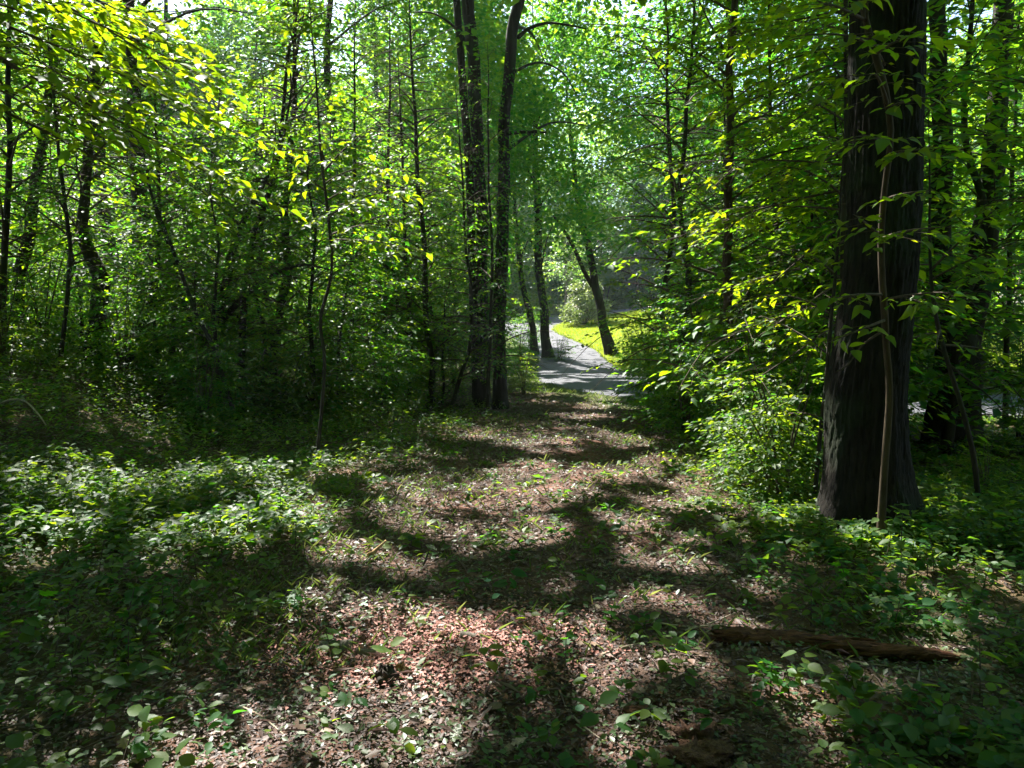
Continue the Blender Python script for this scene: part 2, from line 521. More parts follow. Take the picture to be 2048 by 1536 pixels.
def build_road():
    P = ROADS
    d = np.gradient(P[:, :2], axis=0); d /= np.linalg.norm(d, axis=1)[:, None]
    nrm = np.stack([-d[:, 1], d[:, 0]], 1)
    k = np.linspace(-1, 1, 9)
    ed = (vnoise(np.arange(len(P)) * 0.9, 0, 5) - .5) * 0.2
    V = []
    for j, s in enumerate(k):
        w = P[:, 2] + (ed * abs(s))
        xy = P[:, :2] + nrm * (w * s)[:, None]
        z = height0(xy[:, 0], xy[:, 1]) + 0.012 * (1 - s * s) + 0.004
        V.append(np.column_stack([xy, z]))
    V = np.stack(V, 1)
    idx = np.arange(V.shape[0] * 9).reshape(-1, 9)
    q = np.stack([idx[:-1, :-1], idx[:-1, 1:], idx[1:, 1:], idx[1:, :-1]], -1).reshape(-1, 4)
    me = mesh_from('road', V.reshape(-1, 3), quads=q[:, ::-1], smooth=True)
    tag(link('road', me, M_ROAD), kind='structure')
build_road()

def build_lawn():
    xs = np.arange(0, 30, 0.3); ys = np.arange(27, 62, 0.3)
    X, Y = np.meshgrid(xs, ys)
    ok = (road_sd(X.ravel(), Y.ravel()) > 0.02).reshape(X.shape) & lawn_mask(X.ravel(), Y.ravel()).reshape(X.shape)
    Z = (height(X.ravel(), Y.ravel()) + 0.03).reshape(X.shape)
    idx = np.arange(X.size).reshape(X.shape)
    q = np.stack([idx[:-1, :-1], idx[:-1, 1:], idx[1:, 1:], idx[1:, :-1]], -1).reshape(-1, 4)
    keep = ok.ravel()[q].all(1)
    V = np.stack([X.ravel(), Y.ravel(), Z.ravel()], 1)
    used = np.unique(q[keep]); remap = -np.ones(X.size, int); remap[used] = np.arange(len(used))
    me = mesh_from('lawn', V[used], quads=remap[q[keep]], smooth=True)
    tag(link('lawn', me, M_LAWN), kind='structure')
    n = 90000
    x = rng.uniform(0, 20, n); y = rng.uniform(27, 60, n)
    k = (road_sd(x, y) > 0.0) & lawn_mask(x, y)
    x, y = x[k], y[k]; n = len(x)
    P = np.column_stack([x, y, height(x, y) + 0.02])
    a = rng.uniform(0, 6.28, n)
    D = np.column_stack([np.cos(a) * .5, np.sin(a) * .5, np.ones(n)])
    N = np.column_stack([np.cos(a), np.sin(a), -0.3 * np.ones(n)])
    L = Leaves(); L.add(P, D, N, rng.uniform(.06, .13, n), rng.uniform(0, 1, n) * 0.6 + 0.4 * fbm(x * .6, y * .6, 5))
    o = link('grass', leaf_mesh('lawn_grass', L.arr(), 'kite', 0.16), M_LAWNB)
    tag(o, 'sunlit yellow green mown grass on the slope beyond the drive', 'grass', kind='stuff')
build_lawn()

# ------------------------------------------------------------------ where sun reaches the floor (gaps between the crowns overhead)
PATCH = [(1150, 948, 240, 32), (1040, 965, 120, 18), (790, 918, 100, 26), (680, 945, 70, 20), (1075, 885, 95, 18), (1180, 866, 60, 10), (1140, 832, 70, 9),
         (1200, 812, 60, 7), (1250, 880, 70, 14), (240, 1010, 190, 55), (540, 1045, 130, 65), (430, 985, 110, 30), (690, 1110, 120, 30), (880, 1072, 60, 14),
         (820, 1130, 90, 22), (830, 1300, 200, 75), (1010, 1320, 120, 45), (700, 1230, 90, 40), (1150, 1275, 110, 38), (1360, 1225, 90, 32), (1290, 1130, 70, 30),
         (1290, 1345, 130, 28), (1450, 962, 140, 32), (1400, 1005, 130, 26), (1250, 1048, 90, 18), (1560, 980, 60, 70), (1800, 1110, 80, 45), (1960, 1150, 80, 45),
         (1880, 1060, 70, 20), (1240, 1500, 130, 36), (420, 1510, 80, 25), (130, 1275, 45, 16), (1600, 1430, 80, 35), (1410, 1490, 50, 40), (1470, 1270, 60, 16),
         (100, 1120, 70, 30), (660, 1180, 60, 30), (1110, 790, 70, 6), (1210, 790, 50, 8), (1110, 762, 60, 6), (1150, 730, 40, 5), (1900, 820, 160, 22), (2000, 850, 60, 14),
         (1330, 920, 60, 14), (1480, 890, 50, 20), (350, 1290, 60, 20), (1620, 850, 60, 80), (960, 1090, 50, 12), (1130, 1180, 40, 10)]
_fr = np.random.default_rng(99)
PATCH += [(_fr.uniform(0, 680), _fr.uniform(730, 980), _fr.uniform(20, 60), _fr.uniform(8, 20)) for _ in range(34)]
PATCH += [(_fr.uniform(1380, 2040), _fr.uniform(860, 1250), _fr.uniform(14, 40), _fr.uniform(8, 18)) for _ in range(26)]
PATCH += [(_fr.uniform(0, 2040), _fr.uniform(1250, 1536), _fr.uniform(12, 30), _fr.uniform(6, 14)) for _ in range(16)]
_pc = []
for (cx, cy, rx, ry) in PATCH:
    c = G(cx, cy); ax = G(cx + rx, cy); dn = G(cx, cy + ry); upn = G(cx, cy - ry)
    _pc.append((c[0], c[1], max(ax[0] - c[0], 0.08) + .04, max((upn[1] - dn[1]) * 0.5, 0.10) + .05))
PC = np.array(_pc)
# bright sprays that catch the sun: centre (pixel, depth) and radius in metres
WIN = [(at(330, 110, 5.4), .75), (at(440, 200, 5.4), .7), (at(520, 330, 5.4), .5), (at(220, 30, 5.4), .6), (at(740, 420, 7.6), .6), (at(690, 480, 7.6), .5), (at(790, 370, 7.6), .45),
       (at(1620, 150, 5.8), .3), (at(1590, 220, 5.8), .3), (at(1640, 600, 5.6), .25), (at(900, 440, 9.0), .4), (at(1930, 700, 6.5), .25), (at(2000, 520, 11), 1.0), (at(1560, 740, 7), .5),
       (at(720, 240, 10), .9), (at(620, 120, 11), .8), (at(1540, 830, 6.5), .5), (at(1820, 1080, 5.0), .3)]

LWIN = [(at(px, py, Y), r) for px, py, Y, r in ((250, 560, 11.5, 1.0), (420, 640, 12.0, 1.1), (560, 560, 12.5, 1.1), (700, 620, 14.5, 1.1), (830, 560, 15.5, 1.1), (110, 640, 10.8, .9), (600, 720, 12.5, .9), (900, 660, 16, .9), (330, 420, 12, 1.0), (480, 380, 13, 1.0), (60, 480, 11.5, .9), (760, 420, 15, 1.1), (880, 330, 16, 1.1), (640, 500, 14, 1.0), (200, 330, 12, .9), (1000, 560, 16, .7))]
SHADE = [(np.array([2.72 + .03 * z, 5.5, z]), .30) for z in (.9, 1.4, 1.9, 2.4, 2.9, 3.4, 3.9, 4.4, 4.9)]
def lit(Q, P, only_floor=False):
    """1 where the crowns leave a gap towards the sun"""
    x, y = Q[:, 0], Q[:, 1]
    wob = (fbm(x * 3.4, y * 3.4, 41) - 0.5) * 1.7
    best = np.zeros(len(x))
    for (cx, cy, rx, ry) in PC:
        d = np.hypot((x - cx) / rx, (y - cy) / ry) + wob * 0.9
        best = np.maximum(best, 1 - ss(0.8, 1.15, d))
    near = (1 - ss(5.5, 9, np.abs(x - 0.5))) * (1 - ss(15, 18, y))
    for c, r in LWIN:
        v = P - c
        t = v @ SUN
        d = np.linalg.norm(v - t[:, None] * SUN, axis=1)
        best = np.maximum(best, np.where(t > 1.8, 1 - ss(r * 0.8, r * 1.15, d), 0))
    if only_floor:
        return best
    sd = road_sd(x, y)
    fl = np.where((sd < 2.0) & (y < 36), 0, 1) * ss(0.60, 0.66, fbm(x * 1.4, y * 1.4, 77) + (.15 + .24 * ss(-2, -5, x) * ss(9, 12, y)) * (1 - near)) * (0.15 + 0.85 * (1 - near))
    best = np.maximum(best, fl)
    # the drive and the slope stand open
    best = np.maximum(best, (sd < 1.5) * ss(0.57, 0.63, fbm(x * .8, y * 2.2, 78)))
    best = np.maximum(best, lawn_mask(x, y) * 1.0)
    best = np.maximum(best, ((y > 35) & (sd < 2)) * 1.0)
    for c, r in WIN:
        v = P - c
        t = v @ SUN
        d = np.linalg.norm(v - t[:, None] * SUN, axis=1)
        best = np.maximum(best, np.where(t > 0.3, 1 - ss(r * 0.85, r * 1.15, d), 0))
    for c, r in SHADE:
        v = P - c
        t = v @ SUN
        d = np.linalg.norm(v - t[:, None] * SUN, axis=1)
        best = np.where((t > .5) & (d < r), np.minimum(best, .12), best)
    return best

def sun_cull(P, only_floor=False):
    g = height0(P[:, 0], P[:, 1])
    t = (P[:, 2] - 0.0) / SUN[2]
    Q = P - SUN * t[:, None]
    t = (P[:, 2] - height0(Q[:, 0], Q[:, 1])) / SUN[2]
    Q = P - SUN * t[:, None]
    return rng.uniform(0, 1, len(P)) > lit(Q, P, only_floor) * 0.985

# ------------------------------------------------------------------ foliage generators
def spray(lv, tb, base, az, length, rise, droop, nt, leaf, rg, r0=0.012, spacing=0.055, tilt=0.35, tintc=0.5):
    """one branch held flat like a beech or maple bough: axis, side twigs, alternate leaves"""
    t = np.linspace(0, 1, 9)
    c, s = math.cos(az), math.sin(az)
    bend = rg.normal(0, .12)
    ax = np.stack([base[0] + length * (t * c - bend * t * t * s), base[1] + length * (t * s + bend * t * t * c), base[2] + rise * t - droop * t * t], 1)
    if tb is not None:
        tb.add(ax, np.linspace(r0, 0.0025, 9), 5, cap=False)
    for k in range(nt):
        u = 0.12 + 0.88 * (k + rg.uniform(0, .8)) / nt
        u = min(u, 1.0)
        p0 = np.array([np.interp(u, t, ax[:, j]) for j in range(3)])
        side = 1 if k % 2 else -1
        ang = az + side * rg.uniform(0.55, 1.1) * (1 - 0.55 * (u > .93))
        tl = length * rg.uniform(.30, .5) * (1.12 - 0.75 * u) + 0.10
        n = max(3, int(tl / spacing))
        uu = (np.arange(n) + 0.6) / n
        dz = -rg.uniform(.0, .28)
        dx = np.array([math.cos(ang), math.sin(ang), dz])
        pts = p0 + dx * (tl * uu)[:, None]
        pts[:, 2] -= 0.12 * tl * uu ** 2
        if tb is not None:
            tb.add(np.array([p0, p0 + dx * tl * .5 - np.array([0, 0, .03 * tl]), pts[-1]]), (0.003, 0.0022, 0.001), 3, cap=False)
        sd = np.where(np.arange(n) % 2, 1, -1) * rg.uniform(.5, 1.1, n)
        sd[-1] *= 0.2
        la = ang + sd
        D = np.stack([np.cos(la), np.sin(la), rg.normal(-0.28, .22, n)], 1)
        N = np.stack([rg.normal(0, tilt, n), rg.normal(0, tilt, n), np.ones(n)], 1)
        lv.add(pts + rg.normal(0, .008, (n, 3)), D, N, leaf * rg.uniform(.45, 1.3, n) * np.where(uu < .3, .8, 1), np.clip(rg.normal(tintc, .30, n) + rg.normal(0, .12), 0, 1))

def clumps(lv, centers, nper, rad, flat, leaf, rg, tilt=0.5, tintc=0.5):
    n = len(centers) * nper
    C = np.repeat(centers, nper, 0)
    g = rg.normal(0, 1, (n, 3))
    R = np.repeat(rg.uniform(.6, 1.25, len(centers)), nper)[:, None] * rad
    P = C + g * R * np.array([1, 1, flat])
    a = rg.uniform(0, 2 * math.pi, n)
    D = np.stack([np.cos(a), np.sin(a), rg.normal(-.35, .35, n)], 1)
    N = np.stack([rg.normal(0, tilt, n), rg.normal(0, tilt, n), np.ones(n)], 1)
    T = np.clip(np.repeat(rg.normal(tintc, .30, len(centers)), nper) + rg.normal(0, .18, n), 0, 1)
    lv.add(P, D, N, leaf * rg.uniform(.4, 1.35, n), T)

LEAF_OVATE = single_leaf('leaf', 'ovate', 0.56)
LEAF_OVATE.materials.append(M_HERO)
def leaf_variant(width, curl, twist, skew):
    me = single_leaf('leaf', 'ovate', width)
    co = np.zeros(len(me.vertices) * 3, np.float32); me.vertices.foreach_get('co', co); co = co.reshape(-1, 3)
    u = co[:, 0].copy()
    co[:, 2] += -curl * u * u + twist * (u - .4) * co[:, 1]
    co[:, 1] += skew * np.sin(u * 3.1) * .2
    me.vertices.foreach_set('co', co.ravel()); me.materials.append(M_HERO)
    return me
LEAF_KINDS = [LEAF_OVATE, leaf_variant(.48, .18, .7, .25), leaf_variant(.64, .30, -.5, -.2), leaf_variant(.55, -.08, .9, .1), leaf_variant(.42, .38, -.9, .3)]
N_LEAF_OBJ = [0]

def finish_foliage(root, lv, mat, hero=0, name='crown', cull=True, kind='kite'):
    """leaves -> children of the thing: the biggest in view as single leaves, the rest as one mesh"""
    A = lv.arr()
    if cull in ('sun', 'floor'):
        k = sun_cull(A[0] + A[1] * (A[3] * .5)[:, None], cull == 'floor'); A = tuple(a[k] for a in A)
    loc = np.array(root.location)
    if hero:
        px, py, z = proj(A[0])
        size = np.where((z > 0.5) & (px > -20) & (px < 2068) & (py > -20) & (py < 1556), A[3] * F / np.maximum(z, .1), 0)
        order = np.argsort(-size)[:hero]
        order = order[size[order] >= 10]
        m = np.zeros(len(size), bool); m[order] = True
        idx_ = np.where(m)[0]
        for q_, lk in enumerate(LEAF_KINDS):
            place_leaf_objects('leaf', lk, tuple(a[idx_[q_::5]] for a in A), root, mat)
        N_LEAF_OBJ[0] += int(m.sum())
        A = tuple(a[~m] for a in A)
    if len(A[0]) == 0:
        return None
    B = (A[0] - loc,) + A[1:]
    o = link(name, leaf_mesh(name, B, kind), mat, root)
    o['kind'] = 'stuff'
    return o

def rel(me_tubes, root):
    for i in range(len(me_tubes.v)):
        me_tubes.v[i] = me_tubes.v[i] - np.array(root.location)
    return me_tubes

def px_path(spec, Y, top=None, yjit=0.0, rg=None):
    """pixel trunk outline -> points and radii at depth Y (base on the ground)"""
    pts = []; rad = []
    for i, (px, py, w) in enumerate(spec):
        yy = Y + (0 if (rg is None or i == 0) else rg.normal(0, yjit))
        p = at(px, py, yy)
        pts.append(p); rad.append(w * 0.5 / F * Y)
    pts = np.array(pts); rad = np.array(rad)
    pts[0, 2] = hgt(pts[0, 0], pts[0, 1]) - 0.06
    if top and top > pts[-1, 2] + 0.5:
        d = pts[-1] - pts[-2]; d = d / max(np.linalg.norm(d), 1e-6)
        d = d * 0.5 + np.array([0, 0, .6]); d /= np.linalg.norm(d)
        k = (top - pts[-1, 2]) / max(d[2], .3)
        pts = np.vstack([pts, pts[-1] + d * k * .5, pts[-1] + d * k]); rad = np.append(rad, [rad[-1] * .65, rad[-1] * .15])
    return pts, rad

def trunk_tube(tb, pts, rad, sides=10, n=40, rough=0.10, seed=0, flare=0.0):
    P = path_pts(np.column_stack([pts, rad]), n)
    hz = P[:, 2] - P[0, 2]; am = np.minimum(.06, rad[0] * .55) * ss(.2, 1.2, hz)
    P[:, 0] += am * (fbm(hz * .9 + seed * 7.3, hz * 0, 5) - .5) * 2.6; P[:, 1] += am * (fbm(hz * .9 + seed * 3.1, hz * 0, 6) - .5) * 2.6
    r = P[:, 3].copy()
    L = np.concatenate([[0], np.cumsum(np.linalg.norm(np.diff(P[:, :3], axis=0), axis=1))])
    if flare:
        r = r * (1 + flare * np.exp(-L / (rad[0] * 2.2)))
    tb.add(P[:, :3], r, sides, rough=rough, seed=seed)
    return P

ALL_CROWN_OWNERS = []

# ------------------------------------------------------------------ the trees one can tell apart
def sapling(name, label, spec, Y, top, nspr, slen, leaf, group=None, bark=None, hero=0, z0=0.6, z1=None, nt=9, extra=(), branches=(), mat=None, seed=0, sides=8, azr=None, droop=0.25, flare=0.3, cat='tree', tintc=.5):
    rg = np.random.default_rng(seed + 500)
    pts, rad = px_path(spec, Y, top)
    root = empty(name, (pts[0, 0], pts[0, 1], hgt(pts[0, 0], pts[0, 1])), label, cat, group)
    tb = Tubes()
    P = trunk_tube(tb, pts, rad, sides, 44, 0.10, seed, flare)
    link('trunk', rel(tb, root).mesh('trunk'), bark or M_BARK, root)
    for br in branches:
        b = Tubes()
        bp = np.array([at(px, py, Y + dy) for px, py, w, dy in br]); bw = np.array([w * .5 / F * Y for _, _, w, _ in br])
        bb = path_pts(np.column_stack([bp, bw]), 18)
        b.add(bb[:, :3], bb[:, 3], 6, rough=.06, seed=seed)
        link('branch', rel(b, root).mesh('branch'), bark or M_BARK, root)
    lv = Leaves(); tw = Tubes()
    zmax = P[-1, 2]; z1 = z1 or zmax
    if nspr > 10:
        nspr = int(nspr * 2.7); leaf *= 1.12
    for i in range(nspr):
        u = (i + rg.uniform(0, 1)) / nspr
        z = P[0, 2] + z0 + (z1 - z0 - P[0, 2]) * u
        b = np.array([np.interp(z, P[:, 2], P[:, j]) for j in range(3)])
        rr = np.interp(z, P[:, 2], P[:, 3])
        az = rg.uniform(0, 2 * math.pi) if azr is None else rg.uniform(*azr)
        ln = slen * rg.uniform(.45, 1.2) * (1.0 - 0.45 * u)
        spray(lv, tw, b, az, ln, ln * rg.uniform(.1, 1.0), ln * (droop + .15) * rg.uniform(.3, 1.8), nt, leaf, rg, min(rr * .6, .02), spacing=leaf * .62, tintc=tintc)
    for (x0, y0, x1, y1, d0, d1, n) in extra:     # boughs seen at a definite place
        a = at(x0, y0, Y + d0); e = at(x1, y1, Y + d1)
        v = e - a; ln = math.hypot(v[0], v[1])
        spray(lv, tw, a, math.atan2(v[1], v[0]), ln, v[2] + .12 * ln, .12 * ln, n, leaf, rg, .012, spacing=leaf * .6, tintc=tintc + .12)
    if tw.n:
        o = link('branchwork', rel(tw, root).mesh('branchwork'), M_TWIG, root); o['kind'] = 'stuff'
    finish_foliage(root, lv, mat or M_LEAF, hero, cull='floor' if (not hero or name == 'drooping_sapling') else True)
    return root, P

# big ridged trunk on the right
def big_tree():
    b = G(1735, 1050)
    root = empty('big_tree', b, 'massive dark ridged trunk with flared roots, nearest tree on the right', 'tree')
    Y = b[1]
    spec = [(1737, 1075, 190), (1734, 960, 178), (1731, 800, 165), (1748, 650, 155), (1763, 500, 150), (1769, 300, 148), (1773, 100, 150), (1776, -100, 146), (1776, -500, 132)]
    pts, rad = px_path(spec, Y)
    top = pts[-1] + np.array([.5, .3, 9.0])
    pts = np.vstack([pts, (pts[-1] + top) / 2 + np.array([0, .1, 0]), top]); rad = np.append(rad, [.17, .04])
    rad = rad * .88
    n, sides = 300, 150
    P0 = path_pts(np.column_stack([pts, rad]), 400)
    zz0 = P0[:, 2]; zt_ = np.concatenate([np.linspace(zz0[0], zz0[0] + 5.2, 250), np.linspace(zz0[0] + 5.25, zz0[-1], 50)])
    P = np.stack([np.interp(zt_, zz0, P0[:, j]) for j in range(4)], 1)
    zz = P[:, 2] - P[0, 2]
    a = np.arange(sides) * 2 * math.pi / sides
    A, Z = np.meshgrid(a, zz)
    R = P[:, 3][:, None] * np.ones((1, sides))
    lobes = 0.5 + 0.5 * np.cos(A * 5 + 0.8) * 0.7 + 0.3 * np.cos(A * 3 + 2.1)
    R = R * (1 + np.exp(-Z / 0.22) * (0.22 + 0.34 * lobes) + 0.10 * np.exp(-Z / 0.7) * lobes)
    # bark: long ridges that split and rejoin
    wv = A * 17 + 2.6 * (vnoise(A * 3.0, Z * 1.9, 12) - .5) * 3
    ridge = np.abs(np.sin(wv)) ** 0.6
    brk = 0.55 + 0.45 * ss(.3, .55, vnoise(A * 9, Z * 4.5, 31))
    R = R + 0.014 * (ridge * brk - 0.75) + 0.014 * (vnoise(A * 26, Z * 18, 8) - .5) + .008 * (vnoise(A * 50, Z * 40, 18) - .5) + .02 * (vnoise(A * 2, Z * .8, 4) - .5)
    V = P[:, None, :3] + np.stack([np.cos(A) * R, np.sin(A) * R, np.zeros_like(A)], -1) - np.array(root.location)
    idx = np.arange(n * sides).reshape(n, sides)
    q = np.stack([idx[:-1], np.roll(idx, -1, 1)[:-1], np.roll(idx, -1, 1)[1:], idx[1:]], -1).reshape(-1, 4)
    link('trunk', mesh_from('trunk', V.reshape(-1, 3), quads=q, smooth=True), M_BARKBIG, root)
    ALL_CROWN_OWNERS.append((root, P, 9.0, M_BARK))
big_tree()

def owner_tree(name, label, spec, Y, top, bark=None, zc=7.0, branches=(), fork=(), group=None, sides=14, seed=0, flare=.45):
    """tall tree that carries part of the canopy; its crown is filled in below"""
    pts, rad = px_path(spec, Y, top)
    root = empty(name, (pts[0, 0], pts[0, 1], hgt(pts[0, 0], pts[0, 1])), label, 'tree', group)
    tb = Tubes()
    P = trunk_tube(tb, pts, rad, sides, 60, .10, seed, flare)
    link('trunk', rel(tb, root).mesh('trunk'), bark or M_BARK, root)
    for br in list(fork) + list(branches):
        b = Tubes()
        bp = np.array([at(px, py, Y + dy) for px, py, w, dy in br]); bw = np.array([w * .5 / F * Y for _, _, w, _ in br])
        if br in fork:
            d = bp[-1] - bp[-2]; d /= np.linalg.norm(d); d = d * .6 + np.array([0, 0, .5])
            bp = np.vstack([bp, bp[-1] + d * 3, bp[-1] + d * 6]); bw = np.append(bw, [bw[-1] * .7, .02])
        bb = path_pts(np.column_stack([bp, bw]), 30)
        b.add(bb[:, :3], bb[:, 3], 10, rough=.08, seed=seed)
        link('stem' if br in fork else 'branch', rel(b, root).mesh('branch'), bark or M_BARK, root)
    ALL_CROWN_OWNERS.append((root, P, zc, bark or M_BARK))
    return root, P

Y2 = G(1905, 885)[1]
owner_tree('forked_tree', 'dark forked trunk standing before the road at the right edge', [(1903, 890, 84), (1906, 800, 80), (1916, 715, 84), (1900, 620, 46), (1884, 480, 40), (1876, 250, 34), (1872, 0, 28)], Y2, 15,
           fork=[[(1918, 750, 60, .05), (1938, 650, 56, .1), (1962, 520, 52, .2), (1984, 350, 44, .3), (2002, 100, 38, .4)]], zc=6.5, seed=3)
YC = G(960, 815)[1]
owner_tree('twin_stem_tree', 'dark tree with two close stems at the left edge of the track', [(968, 820, 29), (965, 700, 26), (962, 560, 25), (959, 350, 24), (950, 200, 24), (940, 60, 24), (932, -60, 23)], YC, 17,
           fork=[[(954, 820, 20, .02), (950, 700, 18, 0), (944, 520, 17, 0), (938, 330, 17, .1), (929, 220, 16, .1), (921, 100, 15, .2), (912, -20, 14, .3)]],
           branches=[[(945, 110, 9, 0), (915, 60, 6, .5), (870, 28, 4, .8), (830, 24, 3, 1)]], zc=6.0, seed=4, flare=.25)
owner_tree('single_trunk_tree', 'straight dark trunk beside the twin stems, leaning right above', [(1001, 822, 30), (1000, 700, 27), (1003, 480, 25), (1005, 330, 23), (1011, 200, 22), (1023, 90, 22), (1042, 0, 20), (1062, -90, 19)], G(1000, 818)[1], 17,
           branches=[[(1036, 75, 9, 0), (1060, 56, 7, -.3), (1095, 46, 5, -.6), (1135, 50, 4, -.8), (1172, 58, 2, -1)],
                     [(1016, 150, 8, 0), (1062, 128, 5, .4), (1095, 128, 4, .8), (1130, 150, 3, 1), (1152, 188, 2, 1.2)],
                     [(1008, 268, 8, 0), (1050, 264, 6, -.5), (1092, 265, 4, -.8)]], zc=6.0, seed=5, flare=.25)
owner_tree('leaning_roadside_tree', 'dark trunk leaning left over the drive, bright lawn behind it', [(1224, 718, 24), (1213, 672, 19), (1202, 624, 17), (1190, 578, 16), (1185, 540, 15), (1176, 490, 13), (1164, 430, 11), (1152, 375, 9)], G(1223, 712)[1], 13,
           branches=[[(1184, 572, 9, 0), (1168, 542, 8, -.3), (1142, 484, 7, -.6), (1108, 432, 5, -1)]], zc=3.6, seed=6)
owner_tree('drive_edge_tree', 'taller trunk of the pair at the left edge of the far drive', [(1096, 720, 22), (1092, 680, 18), (1088, 620, 17), (1082, 560, 16), (1077, 500, 15), (1074, 400, 13), (1070, 300, 11)], G(1095, 715)[1], 14, zc=3.8, seed=7)
owner_tree('bent_drive_edge_tree', 'thinner bent trunk of the pair at the left edge of the far drive', [(1069, 712, 16), (1066, 670, 13), (1057, 620, 12), (1048, 580, 11), (1040, 530, 10), (1030, 430, 8)], G(1068, 708)[1], 12, zc=3.8, seed=8)
owner_tree('thick_woodland_tree', 'thick straight dark trunk in the left woodland behind the S bent tree', [(287, 700, 36), (286, 560, 31), (282, 420, 29), (271, 300, 27), (262, 200, 25), (254, 60, 22), (250, -60, 20)], 15.5, 16, zc=6.5, seed=9)
# further tall trees of the canopy, some of them out of frame at the sides
def tall(x, y, r, top, label, name='tall_tree', zc=7.0, seed=0, group=None, lean=(0, 0)):
    rg = np.random.default_rng(seed)
    g = hgt(x, y)
    root = empty(name, (x, y, g), label, 'tree', group)
    z = np.linspace(0, top, 9)
    pts = np.column_stack([x + lean[0] * z + np.cumsum(rg.normal(0, .17, 9)), y + lean[1] * z + np.cumsum(rg.normal(0, .17, 9)), g - .06 + z])
    pts[0, :2] = (x, y)
    tb = Tubes(); P = trunk_tube(tb, pts, r * (1 - .88 * (z / top) ** 1.2), 12, 50, .1, seed, .45)
    link('trunk', rel(tb, root).mesh('trunk'), M_BARK, root)
    ALL_CROWN_OWNERS.append((root, P, zc, M_BARK))
ALT = [(-9.0, 12.5, .17, 16, 'tall tree just beyond the left edge of the picture'), (-4.6, 21.0, .15, 17, 'tall dark trunk behind the left thicket, nearest the twin stems'), (7.6, 24.5, .16, 17, 'tall trunk on the far verge just right of the orange brown stem'),
       (12.5, 25.0, .2, 17, 'tall trunk across the road, mostly hidden behind the massive ridged trunk'), (-11.5, 22, .2, 18, 'tall dark trunk far back, seen just left of the thick woodland trunk'), (-5.0, 30.0, .18, 18, 'tall trunk behind the left thicket beside the far drive'),
       (9.5, 10.0, .2, 16, 'tall tree out at the right beyond the forked trunk'), (-8.0, 3.5, .2, 16, 'tall tree just out of view on the near left'), (6.5, 1.5, .2, 16, 'tall tree just out of view on the near right'),
       (-14, 30, .2, 18, 'dark trunk far back, seen just right of the thick woodland trunk'), (-2.8, 39, .2, 17, 'tall trunk left of the far drive bend'), (13, 35, .2, 17, 'tall trunk beyond the road, seen between orange brown stem and massive trunk'),
       (-10.5, 8.5, .16, 15, 'tall tree out of view left of the bank'), (-16, 16, .18, 17, 'tall tree far out on the left'), (-18, 9, .18, 17, 'tall tree out of view further left'), (-21, 24, .2, 18, 'tall tree out of view at the far left back of the woodland'),
       (6.6, 30.0, .15, 15, 'tall trunk standing just right of the leaning roadside tree'), (9.0, 40.0, .17, 16, 'tall trunk on the lawn slope behind the right thicket')]
for i, (x, y, r, t, lab) in enumerate(ALT):
    tall(x, y, r, t, lab, seed=60 + i)

# ---- canopy: leaf clumps over the whole place, given to the nearest tall tree, open where the sun comes through
def ivy(root, P, z0, z1, n, rg, leaf=.075, off=(0, 0)):
    u = rg.uniform(0, 1, n) ** 1.2; z = P[0, 2] + z0 + (z1 - z0) * u
    c = np.stack([np.interp(z, P[:, 2], P[:, j]) for j in range(4)], 1)
    a = rg.uniform(0, 6.283, n)
    k = fbm(a * 1.2, z * .9, 61) > .40
    r = c[:, 3] * 1.05 + np.abs(rg.normal(0, .10, n))
    pos = np.column_stack([c[:, 0] + np.cos(a) * r, c[:, 1] + np.sin(a) * r, z])
    D = np.column_stack([np.cos(a) * .5 + rg.normal(0, .4, n), np.sin(a) * .5 + rg.normal(0, .4, n), rg.normal(-.7, .3, n)])
    N = np.column_stack([np.cos(a) + rg.normal(0, .4, n), np.sin(a) + rg.normal(0, .4, n), .6 + rg.normal(0, .4, n)])
    lv = Leaves(); lv.add(pos[k], D[k], N[k], leaf * rg.uniform(.6, 1.2, int(k.sum())), rg.uniform(0, .8, int(k.sum())))
    finish_foliage(root, lv, M_LEAF, 0, 'vine')
for r_, P_, _z, _b in ALL_CROWN_OWNERS:
    if r_.name.startswith(('twin_stem_tree', 'single_trunk_tree')):
        ivy(r_, P_, .8, 7.5, 2600, np.random.default_rng(77))
    if r_.name.startswith(('drive_edge_tree', 'bent_drive_edge_tree')):
        ivy(r_, P_, 1.5, 6, 900, np.random.default_rng(78), .11)

